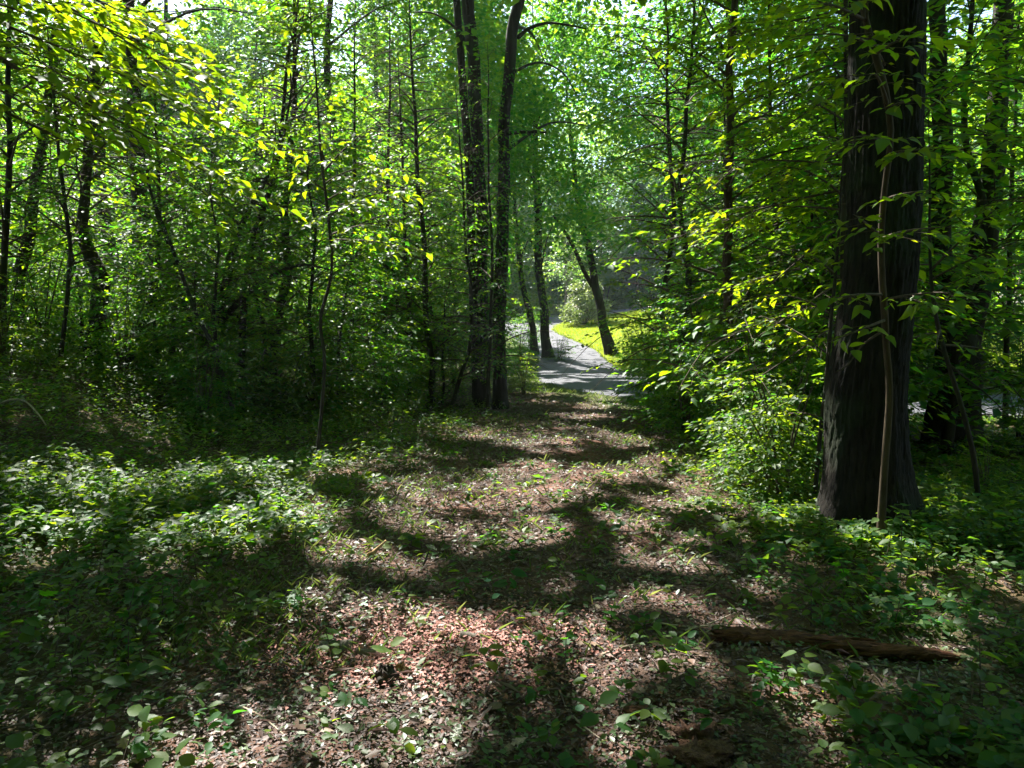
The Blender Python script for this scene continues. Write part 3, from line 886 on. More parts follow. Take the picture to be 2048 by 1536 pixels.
def build_canopy():
    rg = np.random.default_rng(5)
    own = np.array([[p[len(p) // 2, 0] * .5 + p[-1, 0] * .5, p[len(p) // 2, 1] * .5 + p[-1, 1] * .5] for _, p, _, _ in ALL_CROWN_OWNERS])
    zc = np.array([z for _, _, z, _ in ALL_CROWN_OWNERS]); zt = np.array([p[-1, 2] for _, p, _, _ in ALL_CROWN_OWNERS])
    n = 10300
    c = np.column_stack([rg.uniform(-25, 15, n), rg.uniform(2, 46, n), np.zeros(n)])
    c[5900:7000, 0] = rg.uniform(-4, 10, 1100); c[5900:7000, 1] = rg.uniform(21, 44, 1100)
    c[7000:9000, 0] = rg.uniform(-14, 4, 2000); c[7000:9000, 1] = rg.uniform(5, 25, 2000)
    c[9000:9700, 0] = rg.uniform(-7, 2, 700); c[9000:9700, 1] = rg.uniform(24, 43, 700)
    c[9700:, 0] = rg.uniform(-1.5, 7, 600); c[9700:, 1] = rg.uniform(21, 31, 600)
    d = np.hypot(c[:, None, 0] - own[None, :, 0], c[:, None, 1] - own[None, :, 1])
    w = d.argmin(1); dm = d.min(1)
    c[:, 2] = zc[w] + (zt[w] + .6 - zc[w]) * rg.uniform(0, 1, n) ** .8 * (1 - .35 * ss(2, 6, dm))
    c[7000:9000, 2] = np.maximum(c[7000:9000, 2], 2.6 + .42 * c[7000:9000, 1] + rg.uniform(0, 3, 2000)); c[7000:, 2] = np.minimum(c[7000:, 2], 17.5)
    c[9700:, 2] = rg.uniform(3.8, 10, 600); c[9960:, 2] = -50
    # visible low part thinner than the roof of the wood
    keep = (dm < 9) & (c[:, 2] > 0)
    keep &= ~((np.abs(c[:, 0] - 1.5) < 2.2 + .05 * c[:, 1]) & (c[:, 1] > 20) & (c[:, 2] < 6) & (rg.uniform(0, 1, n) < .25))
    c = c[keep]; w = w[keep]
    vis = c[:, 2] < 1.9 + .41 * c[:, 1]
    for k, (root, P, z0, bark) in enumerate(ALL_CROWN_OWNERS):
        lv = Leaves()
        a = c[(w == k) & vis]; b = c[(w == k) & ~vis]
        if len(a):
            a = a[rg.uniform(0, 1, len(a)) < .62]
            near_ = a[:, 1] < 30
            if near_.any(): clumps(lv, a[near_], 105, .72, .38, .19, rg, tilt=.45, tintc=.55)
            if (~near_).any(): clumps(lv, a[~near_], 105, .8, .40, .25, rg, tilt=.45)
        if len(b): clumps(lv, b, 42, .62, .4, .27, rg, tilt=.35)
        if not lv.P:
            continue
        # limbs reaching into the crown
        cc = c[w == k]
        pick = cc[rg.permutation(len(cc))[:14]]
        tb = Tubes()
        for e in pick:
            zb = max(z0 - .5, min(e[2] - .8, P[-1, 2] - 1.0)) - rg.uniform(0, .8)
            s = np.array([np.interp(zb, P[:, 2], P[:, j]) for j in range(4)])
            mid = (s[:3] + e) / 2 + np.array([0, 0, .35])
            q = path_pts(np.array([s[:3], mid, e]), 9)
            r0 = min(.045, s[3] * .45)
            tb.add(q, np.linspace(r0, .012, 9), 6, rough=.1, seed=k, cap=False)
        o = link('limbwork', rel(tb, root).mesh('limbwork'), bark, root); o['kind'] = 'stuff'
        finish_foliage(root, lv, M_CANOPY, cull='sun')
build_canopy()

# ------------------------------------------------------------------ understorey trees that can be told apart
sapling('slender_sapling', 'slender tan stemmed sapling in front of the massive ridged trunk', [(1762, 1066, 17), (1768, 950, 15), (1777, 800, 14), (1766, 650, 13), (1758, 500, 13), (1768, 380, 12), (1781, 270, 11), (1766, 170, 14), (1736, 60, 12), (1712, -80, 10)], 5.0, 5.2,
        7, 1.0, .105, bark=M_BARKTAN, hero=230, z0=2.6, nt=7, mat=M_HERO, seed=1, sides=12, flare=.15,
        extra=[(1772, 600, 1900, 585, 0, -.5, 7), (1768, 590, 1660, 600, 0, -.3, 6), (1760, 480, 1850, 455, 0, -.6, 8), (1758, 470, 1690, 430, 0, -.4, 6), (1765, 400, 1870, 380, 0, -.4, 7), (1775, 310, 1860, 300, 0, -.5, 7), (1778, 290, 1700, 275, 0, -.5, 8),
               (1780, 215, 1850, 195, 0, -.4, 6), (1750, 110, 1840, 60, 0, -.7, 9), (1745, 90, 1640, 60, 0, -.6, 9), (1770, 640, 1700, 690, 0, -.4, 4), (1730, 40, 1600, 20, 0, -.8, 9)],
        branches=[[(1768, 660, 6, 0), (1725, 690, 4, -.1), (1695, 730, 3, -.2), (1670, 745, 2, -.25)]])
sapling('orange_barked_sapling', 'thin orange brown stem right of the track, leaves drooping before it', [(1440, 912, 26), (1446, 820, 23), (1452, 700, 21), (1453, 560, 18), (1452, 400, 17), (1460, 200, 15), (1468, 0, 13)], G(1440, 908)[1], 8.5,
        22, 1.9, .095, bark=M_BARKTAN, hero=140, z0=.9, nt=10, seed=2, mat=M_LEAF)
sapling('beech_sapling', 'tall young beech at upper left, its drooping bough lit yellow green', [(-130, 900, 60), (-120, 600, 52), (-130, 300, 46), (-140, 0, 40), (-150, -200, 34)], 5.2, 6.5,
        4, 1.0, .105, hero=300, z0=3.0, nt=8, seed=3, mat=M_HERO, azr=(-.6, 1.0), bark=M_BARK,
        extra=[(-130, -40, 300, 40, 0, .3, 16), (-130, -80, 420, 160, 0, .6, 20), (-130, 0, 480, 270, 0, .2, 22), (-130, 60, 530, 420, 0, .3, 20), (-130, 40, 380, 380, 0, -.3, 16), (-130, 120, 250, 330, 0, -.4, 14),
               (-130, -150, 330, 90, 0, .9, 20), (-130, 20, 200, 200, 0, -.5, 12), (-130, -120, 540, 240, 0, .8, 20), (-130, 160, 420, 450, 0, .5, 12), (-130, -100, 130, 60, 0, -.3, 10)])
sapling('maple_sapling', 'young tree with flat sunlit yellow green sprays left of the twin stems', [(628, 850, 8), (650, 740, 7), (640, 640, 7), (662, 540, 6), (655, 420, 6), (640, 300, 5)], 8.2, 5.2,
        7, 1.0, .095, hero=230, z0=3.2, nt=9, seed=4, mat=M_HERO,
        extra=[(655, 420, 820, 380, 0, -.6, 11), (655, 400, 780, 345, 0, -.3, 9), (660, 480, 830, 500, 0, -.7, 11), (660, 470, 790, 440, 0, -.5, 10), (650, 380, 560, 330, 0, -.4, 8), (655, 440, 700, 400, 0, -.9, 8), (650, 340, 740, 250, 0, -.4, 8), (648, 320, 620, 220, 0, -.5, 7)])
sapling('s_bent_tree', 'tree with S bent trunk on the left bank', [(185, 748, 34), (188, 680, 31), (198, 612, 31), (207, 562, 32), (196, 530, 28), (178, 490, 24), (168, 455, 22), (172, 400, 19), (176, 300, 18), (183, 220, 17), (190, 130, 16), (196, 0, 14)], 11.6, 9.5, 26, 2.0, .09, seed=5, z0=1.8, nt=11, sides=12)
sapling('leaning_tree', 'dark trunk leaning right near the left edge of the picture', [(28, 690, 26), (42, 560, 24), (58, 440, 21), (72, 360, 20), (85, 280, 18), (100, 180, 16), (115, 60, 14), (120, -20, 12)], 12.5, 9.5, 22, 2.0, .09, seed=6, z0=1.5, nt=11)
sapling('edge_tree', 'thin dark trunk right at the left edge of the picture', [(4, 720, 15), (8, 600, 14), (12, 450, 12), (20, 300, 11)], 11.0, 7.5, 16, 1.8, .09, seed=7, z0=1.0)
sapling('double_bough_tree', 'dark shrubby tree splitting low into two slanting boughs, left thicket', [(396, 735, 32), (418, 670, 24), (438, 610, 20), (452, 550, 18), (475, 480, 15), (494, 436, 12), (525, 380, 9), (560, 300, 6)], 12.3, 6.5, 18, 1.7, .085, seed=8, z0=1.2,
        branches=[[(424, 668, 15, 0), (470, 612, 12, -.2), (530, 560, 9, -.4), (600, 530, 6, -.6), (660, 540, 3, -.7)], [(412, 690, 12, 0), (380, 640, 9, .2), (362, 585, 8, .2), (340, 500, 6, .2), (305, 410, 4, .1)]])
sapling('curved_tree', 'curving dark stem with knotted foot, centre of the left thicket', [(545, 795, 20), (546, 700, 17), (560, 610, 17), (571, 540, 18), (568, 460, 15), (576, 330, 12), (584, 170, 9)], 13.5, 8.5, 22, 1.8, .085, seed=9, z0=1.0)
sapling('slanting_tree', 'pale slanting thin stem crossing the left thicket', [(478, 800, 10), (432, 705, 9), (392, 630, 8), (368, 570, 8), (345, 500, 7), (318, 430, 6), (300, 380, 5)], 10.5, 4.8, 8, 1.3, .085, seed=10, z0=2.0)
sapling('arched_tree', 'dark arched stem rising between slanting stem and curved tree', [(470, 800, 17), (486, 700, 14), (492, 600, 14), (505, 500, 13), (530, 410, 11), (556, 320, 9)], 12.5, 7.5, 18, 1.7, .085, seed=11, z0=1.2)
sapling('thin_tree', 'thin dark stem at the far left between edge tree and leaning tree', [(118, 745, 9), (136, 560, 8), (140, 480, 8), (112, 250, 6)], 10.8, 6.0, 12, 1.6, .085, seed=12, z0=1.2)
sapling('shaded_inner_tree', 'thin dark stem with side twigs in shade below the thick woodland trunk', [(250, 745, 13), (270, 690, 12), (300, 610, 11), (314, 540, 10), (320, 460, 8), (318, 380, 7)], 12.0, 6.0, 12, 1.6, .085, seed=13, z0=1.2)
sapling('tan_barked_tree', 'tan thin stem slanting right behind the double bough tree', [(338, 700, 14), (350, 630, 13), (362, 580, 13), (392, 505, 10), (410, 450, 8)], 13.5, 6.0, 12, 1.6, .085, seed=14, bark=M_BARKGREY, z0=1.2)
sapling('upright_sapling', 'upright thin dark sapling left of the twin stems, nearest the track', [(858, 818, 12), (863, 720, 11), (853, 640, 11), (850, 520, 10), (840, 400, 9), (830, 250, 7)], 16.2, 8.5, 24, 1.8, .095, seed=15, z0=1.2)
sapling('leafy_foreground_sapling', 'leafy sapling partly hiding the foot of the dark trunks', [(975, 838, 8), (978, 700, 7), (985, 560, 6), (980, 420, 5)], 15.6, 7.0, 16, 1.3, .095, seed=29, z0=.8)
sapling('paired_sapling', 'thin sapling stem just left of the upright thin sapling', [(818, 800, 8), (822, 660, 8), (812, 530, 7), (806, 400, 6)], 16.8, 7.5, 20, 1.8, .095, seed=16, z0=1.0)
sapling('distant_sapling', 'thin stem among bright leaves below the sunlit sprays', [(704, 760, 9), (702, 640, 9), (704, 540, 8), (708, 400, 7)], 15.8, 8, 20, 1.9, .095, seed=17, z0=1.0)
sapling('far_sapling', 'thin dark stem midway between sunlit sprays and twin stems', [(768, 770, 8), (771, 640, 8), (774, 500, 7), (778, 330, 6)], 17.5, 8.5, 20, 1.9, .095, seed=18, z0=1.0)
sapling('slanting_sapling', 'thin slanting stem touching the foot of the twin stems', [(900, 818, 9), (922, 745, 8), (936, 700, 7), (944, 600, 6), (930, 480, 5)], 16.0, 6.5, 16, 1.5, .09, seed=19, z0=.8)
sapling('thin_leaning_sapling', 'thin dark stem leaning along the left side of the massive trunk', [(1628, 985, 10), (1640, 880, 9), (1652, 760, 9), (1664, 630, 8), (1674, 520, 6)], 6.3, 3.6, 7, .9, .085, seed=20, z0=.7, hero=90, mat=M_HERO, flare=.1)
sapling('right_edge_sapling', 'thin bent sapling between the massive trunk and the right edge', [(1955, 1070, 11), (1950, 930, 11), (1928, 830, 10), (1893, 720, 9), (1872, 630, 8), (1862, 540, 6)], 6.0, 3.2, 5, .9, .10, seed=21, z0=1.2, hero=120, mat=M_HERO, flare=.1,
        extra=[(1885, 690, 1990, 705, 0, .1, 5), (1880, 660, 1870, 700, 0, -.5, 3), (1862, 560, 2030, 480, 0, -.4, 9), (1862, 540, 1990, 420, 0, -.2, 9)], branches=[[(1893, 725, 6, 0), (1930, 755, 4, -.1), (1975, 790, 3, -.1), (2015, 830, 2, -.2)]])
sapling('corner_sapling', 'leafy sapling reaching in from the upper right corner', [(2180, 1000, 26), (2190, 700, 24), (2190, 400, 22), (2180, 100, 20)], 6.6, 6.0, 8, 1.2, .10, seed=22, z0=2.0, hero=160, mat=M_HERO,
        extra=[(2180, 300, 1900, 260, 0, .1, 12), (2180, 200, 1880, 140, 0, .4, 12), (2180, 420, 1900, 400, 0, .2, 12), (2180, 100, 1950, 40, 0, .2, 10), (2180, 500, 1960, 560, 0, -.2, 9)])
sapling('drooping_sapling', 'leafy sapling drooping over the gap left of the massive trunk', [(1672, 1010, 14), (1676, 800, 13), (1682, 600, 12), (1686, 400, 11), (1690, 200, 10), (1690, 0, 8)], 7.0, 6.2, 10, 1.2, .095, seed=23, z0=1.5, hero=240, mat=M_HERO,
        extra=[(1688, 120, 1400, 260, 0, -.4, 16), (1688, 180, 1370, 400, 0, -.5, 18), (1686, 300, 1400, 500, 0, -.4, 16), (1686, 380, 1340, 480, 0, .4, 16), (1684, 450, 1480, 640, 0, -.6, 14), (1688, 60, 1480, 40, 0, -.5, 12), (1690, 20, 1360, 120, 0, .3, 16),
               (1684, 560, 1500, 720, 0, -.6, 12), (1682, 640, 1520, 800, 0, -.7, 10), (1686, 240, 1560, 180, 0, -.6, 10), (1688, 150, 1560, 230, 0, -.9, 9), (1686, 330, 1360, 330, 0, .8, 18), (1686, 420, 1400, 420, 0, 1.0, 18), (1688, 90, 1420, 180, 0, .8, 16), (1684, 520, 1400, 600, 0, .6, 16), (1684, 600, 1440, 680, 0, .3, 14), (1690, 40, 1560, 110, 0, -.9, 10)])
sapling('shaded_upright_tree', 'dim upright stem in shade between orange brown stem and leaning roadside tree', [(1378, 850, 14), (1364, 710, 13), (1380, 560, 12), (1360, 400, 10), (1374, 250, 8)], 12.5, 8.0, 26, 1.8, .09, seed=24, z0=.8)
sapling('slender_thicket_tree', 'dim slender stem rising out of the right thicket nearest the drive', [(1318, 840, 11), (1336, 730, 10), (1324, 610, 10), (1348, 440, 9), (1338, 300, 8)], 14.5, 8.5, 26, 1.9, .10, seed=25, z0=1.0)
sapling('slim_young_tree', 'slim stem of a young tree seen between orange brown stem and massive trunk', [(1560, 860, 11), (1544, 720, 10), (1560, 560, 10), (1545, 380, 9)], 11.5, 7.5, 26, 1.8, .09, seed=26, z0=.8)
sapling('sapling_by_road', 'sapling with bright leaves by the road at the far right edge', [(2010, 860, 11), (2016, 650, 10), (2020, 450, 9)], 11.5, 6.5, 16, 1.6, .09, seed=27, z0=1.5)
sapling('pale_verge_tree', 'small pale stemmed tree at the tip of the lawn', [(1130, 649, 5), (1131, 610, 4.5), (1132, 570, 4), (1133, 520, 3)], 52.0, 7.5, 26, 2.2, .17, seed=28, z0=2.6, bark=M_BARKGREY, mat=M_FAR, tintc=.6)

# ------------------------------------------------------------------ prototypes copied through the wood
def proto_tree(height_, r, rad_c, leaf, nspr, seed, tall_=False, lmat=None):
    rg = np.random.default_rng(seed)
    z = np.linspace(0, height_, 9)
    wb = (.06 if tall_ else .17) * height_ / 9
    pts = np.column_stack([np.cumsum(rg.normal(0, wb, 9)), np.cumsum(rg.normal(0, wb, 9)), z - .08]); pts[0, :2] = 0
    tb = Tubes(); P = trunk_tube(tb, pts, r * (1 - .9 * (z / height_)), 8, 36, .1, seed, .4)
    lv = Leaves(); tw = Tubes()
    if tall_:
        nc = nspr
        u = rg.uniform(0, 1, nc) ** .85
        zz = height_ * (.10 + .92 * u)
        rr = rad_c * np.sqrt(np.clip(1 - ((u - .4) / .72) ** 2, .05, 1)) * rg.uniform(.1, 1, nc) ** .6
        a = rg.uniform(0, 6.283, nc)
        c = np.column_stack([np.cos(a) * rr, np.sin(a) * rr, zz - .12 * rr])
        clumps(lv, c, 74, .75, .40, leaf, rg)
        for e in c[::max(1, nc // 26)]:
            zb = max(height_ * .08, e[2] - rg.uniform(.6, 2.0)); zb = min(zb, height_ * .93)
            s = np.array([np.interp(zb, P[:, 2], P[:, j]) for j in range(4)])
            q = path_pts(np.array([s[:3], (s[:3] + e) / 2 + np.array([0, 0, .3]), e]), 8)
            tb.add(q, np.linspace(min(.08, s[3] * .6), .012, 8), 5, cap=False)
    else:
        for i in range(nspr):
            u = (i + rg.uniform(0, 1)) / nspr
            zb = .35 + (height_ * .96 - .35) * u
            b = np.array([np.interp(zb, P[:, 2], P[:, j]) for j in range(3)])
            ln = rad_c * rg.uniform(.4, 1.2) * (1 - .5 * u)
            spray(lv, tw, b, rg.uniform(0, 6.283), ln, ln * rg.uniform(.1, 1.1), ln * .45 * rg.uniform(.3, 1.8), 10, leaf, rg, .010, spacing=leaf * .6)
    tm = tb.mesh('trunk'); tm.materials.append(M_BARK)
    cm = leaf_mesh('crown', lv.arr()); cm.materials.append(lmat or (M_CANOPY if tall_ else M_LEAF))
    bm_ = tw.mesh('branchwork') if tw.n else None
    if bm_: bm_.materials.append(M_TWIG)
    return tm, cm, bm_

def put(proto, name, x, y, label, group, s=1.0, rz=0.0, sz=1.0, mats=None):
    tm, cm, bm_ = proto
    root = empty(name, (x, y, hgt(x, y)), label, 'tree', group)
    root.rotation_euler = (0, 0, rz); root.scale = (s, s, s * sz)
    link('trunk', tm, None, root)
    o = link('crown', cm, None, root); o['kind'] = 'stuff'
    if bm_:
        o = link('branchwork', bm_, None, root); o['kind'] = 'stuff'
    return root

UNDER = [proto_tree(h_, r_, c_, l_, n_, s_) for h_, r_, c_, l_, n_, s_ in ((6.5, .06, 2.1, .15, 78, 1), (7.5, .07, 2.2, .15, 84, 2), (5.0, .045, 1.9, .14, 66, 3), (8.5, .08, 2.4, .16, 92, 4))]
TALL = [proto_tree(h_, r_, c_, l_, n_, s_, True) for h_, r_, c_, l_, n_, s_ in ((17, .2, 4.4, .30, 330, 11), (19, .24, 4.8, .30, 360, 12), (15, .17, 4.0, .28, 300, 13))]

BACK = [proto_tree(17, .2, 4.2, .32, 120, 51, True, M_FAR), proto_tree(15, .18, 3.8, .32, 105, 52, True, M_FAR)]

def scatter(n, xr, yr, ok, mind, seed, have=()):
    rg = np.random.default_rng(seed); pts = [tuple(h) for h in have]; out = []
    tries = 0
    while len(out) < n and tries < n * 60:
        tries += 1
        x = rg.uniform(*xr); y = rg.uniform(*yr)
        if not ok(x, y): continue
        if any((x - a) ** 2 + (y - b) ** 2 < mind * mind for a, b in pts): continue
        pts.append((x, y)); out.append((x, y, rg.uniform(0, 6.28), rg.uniform(.8, 1.2), rg.integers(0, 100)))
    return out

def clear(x, y, m=1.5):
    return float(road_sd(np.array([x]), np.array([y]))[0]) > m and not bool(lawn_mask(np.array([x]), np.array([y]))[0])

for (x, y, a, s, k) in scatter(44, (-28, -3.2), (15.5, 44), lambda x, y: clear(x, y) and (y > 25 or (x * 3.7 + y * 5.1) % 10 < 4.2) and x < -3.2 - max(0, (14 - y)) * .25 and abs(x / y) < 1.0, 2.2, 21):
    put(UNDER[k % 4], 'understorey_tree', x, y, 'one of many slim leafy young trees filling the left woodland', 'young trees of the left woodland', s, a)
for (x, y, a, s, k) in scatter(24, (3.6, 15), (8.5, 26), lambda x, y: clear(x, y, 1.6) and x > 3.2 + max(0, 12 - y) * .2 and not (x > 6 and y > 9.5 and y < 21), 1.45, 22):
    put(UNDER[k % 4], 'thicket_tree', x, y, 'one of the slim leafy young trees filling the right thicket', 'young trees of the right thicket', s, a)
for (x, y, a, s, k) in scatter(20, (6, 34), (20, 32), lambda x, y: clear(x, y, 1.8) and y < 27 + max(0, x - 16) and x > 5.2, 2.3, 23):
    put(UNDER[k % 4], 'verge_tree', x, y, 'one of the young trees on the far side of the road', 'young trees across the road', s * 1.05, a)
for (x, y, a, s, k) in scatter(62, (-48, 52), (26, 74), lambda x, y: clear(x, y, 3.0) and not (-3.2 < x - .02 * y < 24 and y < 70 and x > -1) and not (x > -3 and x < 26 and y < 58) and not (x > -26 and x < 0 and y < 40) and not (x > -9 and x < 0 and y < 66), 4.6, 24):
    lab = ('one of the tall trees closing the view behind the left woodland', 'tall trees behind the left woodland') if x < 0 else ('one of the tall trees rising beyond the road and lawn on the right', 'tall trees beyond the road')
    put(TALL[k % 3], 'tall_woodland_tree', x, y, lab[0], lab[1], s, a)
for (x, y, a, s, k) in scatter(50, (-24, 50), (70, 90), lambda x, y: clear(x, y, 2.5), 4.0, 25):
    put(BACK[k % 2], 'backdrop_tree', x, y, 'one of the distant tall trees closing the view beyond the lawn', 'distant trees beyond the lawn', s * 1.1, a)
for (x, y, a, s, k) in scatter(22, (-18, 18), (-18, -3), lambda x, y: True, 4.0, 26):
    put(TALL[k % 3], 'tree_behind_viewer', x, y, 'one of the tall trees standing behind the viewer, out of the picture', 'trees behind the viewer', s, a)

def proto_conifer(h_, seed):
    rg = np.random.default_rng(seed)
    tb = Tubes(); z = np.linspace(0, h_, 12); tb.add(np.column_stack([z * 0, z * 0, z - .1]), .16 * (1 - .92 * z / h_), 8, rough=.1, seed=seed)
    lv = Leaves()
    for i in range(90):
        u = (i + rg.uniform(0, 1)) / 90; zb = 1.6 + (h_ - 1.8) * u
        az = rg.uniform(0, 6.283); ln = (2.6 * (1 - u) + .3) * rg.uniform(.7, 1.1) * (1 if u > .12 else .6)
        e = np.array([math.cos(az) * ln, math.sin(az) * ln, zb - .3 * ln])
        tb.add(np.array([(0, 0, zb), e * [.5, .5, 0] + [0, 0, zb - .05 * ln], e]), (.022, .015, .005), 4, cap=False)
        n = int(130 * ln / 2) + 24
        t = rg.uniform(.15, 1, n); P = np.array([0, 0, zb]) + (e - np.array([0, 0, zb])) * t[:, None] + rg.normal(0, .12, (n, 3)) * [1, 1, .4]
        a = az + rg.normal(0, .8, n)
        lv.add(P, np.column_stack([np.cos(a), np.sin(a), rg.normal(-.3, .3, n)]), np.column_stack([rg.normal(0, .5, n), rg.normal(0, .5, n), np.ones(n)]), rg.uniform(.2, .42, n), rg.uniform(0, 1, n))
    tm = tb.mesh('trunk'); tm.materials.append(M_BARK); cm = leaf_mesh('crown', lv.arr(), 'kite', .42); cm.materials.append(M_CONIFER)
    return tm, cm, None
CONI = [proto_conifer(13, 3), proto_conifer(11, 4)]
for i, (x, y, s_) in enumerate([(11.4, 68.0, 1.0), (13.8, 68.6, 1.1), (16.6, 68.2, 1)]):
    put(CONI[i % 2], 'conifer', x, y, 'one of the dark bluish conifers in a row behind the far lawn', 'conifers behind the lawn', s_, i * 1.1)

for (x, y, a, s, k) in scatter(12, (-9.5, -3.0), (10.8, 14.5), lambda x, y: x < -2.2 - max(0, 14 - y) * .55 and abs(x / y) < .8 and not (y < 12.2 and abs(x / y + .565) < .13), 1.15, 27):
    put(UNDER[2 if k % 3 else 0], 'front_thicket_tree', x, y, 'one of the small leafy trees along the front of the left woodland', 'small trees along the front of the left woodland', s * .72, a)
for (x, y, a, s, k) in scatter(9, (-4.5, -1.4), (17.3, 22), lambda x, y: True, 1.2, 28):
    put(UNDER[k % 4], 'twin_stem_neighbour_tree', x, y, 'one of the leafy young trees just behind the dark twin stems', 'young trees behind the twin stems', s * .85, a)
for (x, y, a, s, k) in scatter(8, (3.3, 5.6), (9.6, 15), lambda x, y: x > 3.0 + max(0, 11 - y) * .3, 1.0, 29):
    put(UNDER[2 if k % 2 else 0], 'front_right_tree', x, y, 'one of the small leafy trees along the front of the right thicket', 'small trees along the front of the right thicket', s * .75, a)

# ------------------------------------------------------------------ shrubs
def proto_shrub(h_, rad_c, leaf, nst, seed, mat):
    rg = np.random.default_rng(seed)
    st = Tubes(); lv = Leaves(); tw = Tubes()
    for i in range(nst):
        a = rg.uniform(0, 6.283); ln = h_ * rg.uniform(.6, 1.05)
        out = rad_c * rg.uniform(.1, .6)
        p = path_pts(np.array([[rg.normal(0, .06), rg.normal(0, .06), -.05], [math.cos(a) * out * .35, math.sin(a) * out * .35, ln * .5], [math.cos(a) * out, math.sin(a) * out, ln]]), 10)
        st.add(p, np.linspace(.016, .004, 10), 5, rough=.1, seed=seed, cap=False)
        for k in range(9):
            u = .08 + .9 * (k + rg.uniform(0, 1)) / 9
            b = np.array([np.interp(u * ln, p[:, 2], p[:, j]) for j in range(3)])
            l2 = rad_c * rg.uniform(.35, .75) * (1.1 - .5 * u)
            spray(lv, tw, b, rg.uniform(0, 6.283), l2, l2 * rg.uniform(.0, .5), l2 * .3, 7, leaf, rg, .006, spacing=leaf * .6, tilt=.45)
    sm = st.mesh('stem'); sm.materials.append(M_TWIG)
    cm = leaf_mesh('foliage', lv.arr()); cm.materials.append(mat)
    return sm, cm

def put_shrub(proto, name, x, y, label, group, s=1.0, rz=0.0):
    root = empty(name, (x, y, hgt(x, y)), label, 'shrub', group)
    root.rotation_euler = (0, 0, rz); root.scale = (s, s, s)
    link('stem', proto[0], None, root)
    o = link('foliage', proto[1], None, root); o['kind'] = 'stuff'
    return root

SHRUB = [proto_shrub(2.4, 1.2, .075, 11, 31, M_LEAF), proto_shrub(1.8, 1.1, .07, 9, 32, M_LEAF), proto_shrub(3.0, 1.3, .08, 12, 33, M_LEAF), proto_shrub(1.2, .9, .065, 8, 34, M_HERB)]
def proto_bush(h_, rad_c, leaf, nc, seed, mat, per=60):
    rg = np.random.default_rng(seed)
    st = Tubes(); lv = Leaves()
    a = rg.uniform(0, 6.283, nc); u = rg.uniform(0, 1, nc); rr = rad_c * np.sqrt(np.clip(1 - (u * .95) ** 2, .05, 1)) * rg.uniform(.45, 1.05, nc)
    c = np.column_stack([np.cos(a) * rr, np.sin(a) * rr, .2 + u * h_ * rg.uniform(.85, 1.1, nc)])
    clumps(lv, c, per, rad_c * .16, .6, leaf, rg, tilt=.7)
    for e in c[::4]:
        st.add(path_pts(np.array([[0, 0, -.1], e * [.4, .4, .5], e]), 8), np.linspace(.03, .006, 8), 5, cap=False)
    sm = st.mesh('stem'); sm.materials.append(M_TWIG)
    cm = leaf_mesh('foliage', lv.arr()); cm.materials.append(mat)
    return sm, cm
PALEB = proto_bush(2.7, 1.55, .17, 90, 35, M_PALE)
BUSHG = proto_bush(2.2, 1.2, .14, 60, 38, M_LEAF, 60)
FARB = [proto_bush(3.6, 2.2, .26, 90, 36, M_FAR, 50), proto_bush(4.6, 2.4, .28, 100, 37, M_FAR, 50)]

def px_shrub(k, px, Y, label, s=1.0, rz=0.0, name='shrub', group=None):
    x = (px - 1024) / F * Y
    put_shrub(SHRUB[k], name, x, Y, label, group, s, rz)
px_shrub(0, 1318, 15.6, 'broad dark shrub overhanging the road edge at the right of the track', 1.15, .3)
px_shrub(2, 1350, 13.0, 'tall shrub in the right thicket nearest the middle of the track', .95, 1.3)
px_shrub(1, 1372, 11.2, 'rounded shadowed shrub beside the track below the tall shrub', 1.1, 2.1)
px_shrub(2, 1430, 11.6, 'dense shrub just behind the orange brown stem', 1.0, 2.9)
px_shrub(1, 1500, 9.6, 'sunlit shrub right of the orange brown stem', .95, 4.0)
px_shrub(1, 1570, 7.9, 'bright leafy shrub between orange brown stem and massive trunk', .85, 5.0)
px_shrub(1, 1520, 8.6, 'leafy shrub wedged between the sunlit shrub and the bright leafy shrub', 1.0, 2.2)
px_shrub(1, 1610, 8.4, 'shaded shrub close against the left flank of the massive trunk', 1.05, 3.1)
px_shrub(3, 1500, 7.4, 'low bush at the track edge in front of the sunlit shrub', .9, 1.7)
px_shrub(0, 1480, 10.6, 'tall leafy shrub behind the orange brown stem on its right', 1.05, 0.4)
px_shrub(3, 1575, 6.6, 'low sunlit bush at the left foot of the massive trunk', 1.0, 5.5)
px_shrub(2, 1560, 11.5, 'tall shaded shrub behind the bright leafy shrub', 1.05, 0.9)
px_shrub(0, 1640, 9.4, 'dense shrub behind the left side of the massive trunk', 1.0, 1.9)
px_shrub(3, 2050, 10.6, 'bright bush before the road at the right edge', .7, .2)
px_shrub(3, 1990, 6.6, 'low shaded bush below the forked trunk', .45, 4.4)
px_shrub(3, 1048, 19.3, 'small bush hanging over the road edge beside the dark trunks', .85, 4.4)
px_shrub(1, 1040, 29.0, 'shaded shrub below the pair of trunks by the far drive', 1.0, 1.4)
px_shrub(3, 1118, 30.2, 'small green bush at the foot of the drive edge trunk', .9, 2.4)
px_shrub(1, 1060, 36.0, 'sunlit shrub behind the pair of trunks by the far drive', 1.2, 5.4)
px_shrub(1, 1268, 27.8, 'leafy shrub at the foot of the leaning roadside tree', 1.0, 2.4)
px_shrub(2, 1300, 25.8, 'tall leafy shrub across the road right of the leaning tree', 1.0, .6)
gb_ = G(1170, 651)
root_ = empty('pale_bush', gb_, 'rounded pale grey green bush on the far lawn', 'shrub')
link('stem', PALEB[0], None, root_); o_ = link('foliage', PALEB[1], None, root_); o_['kind'] = 'stuff'

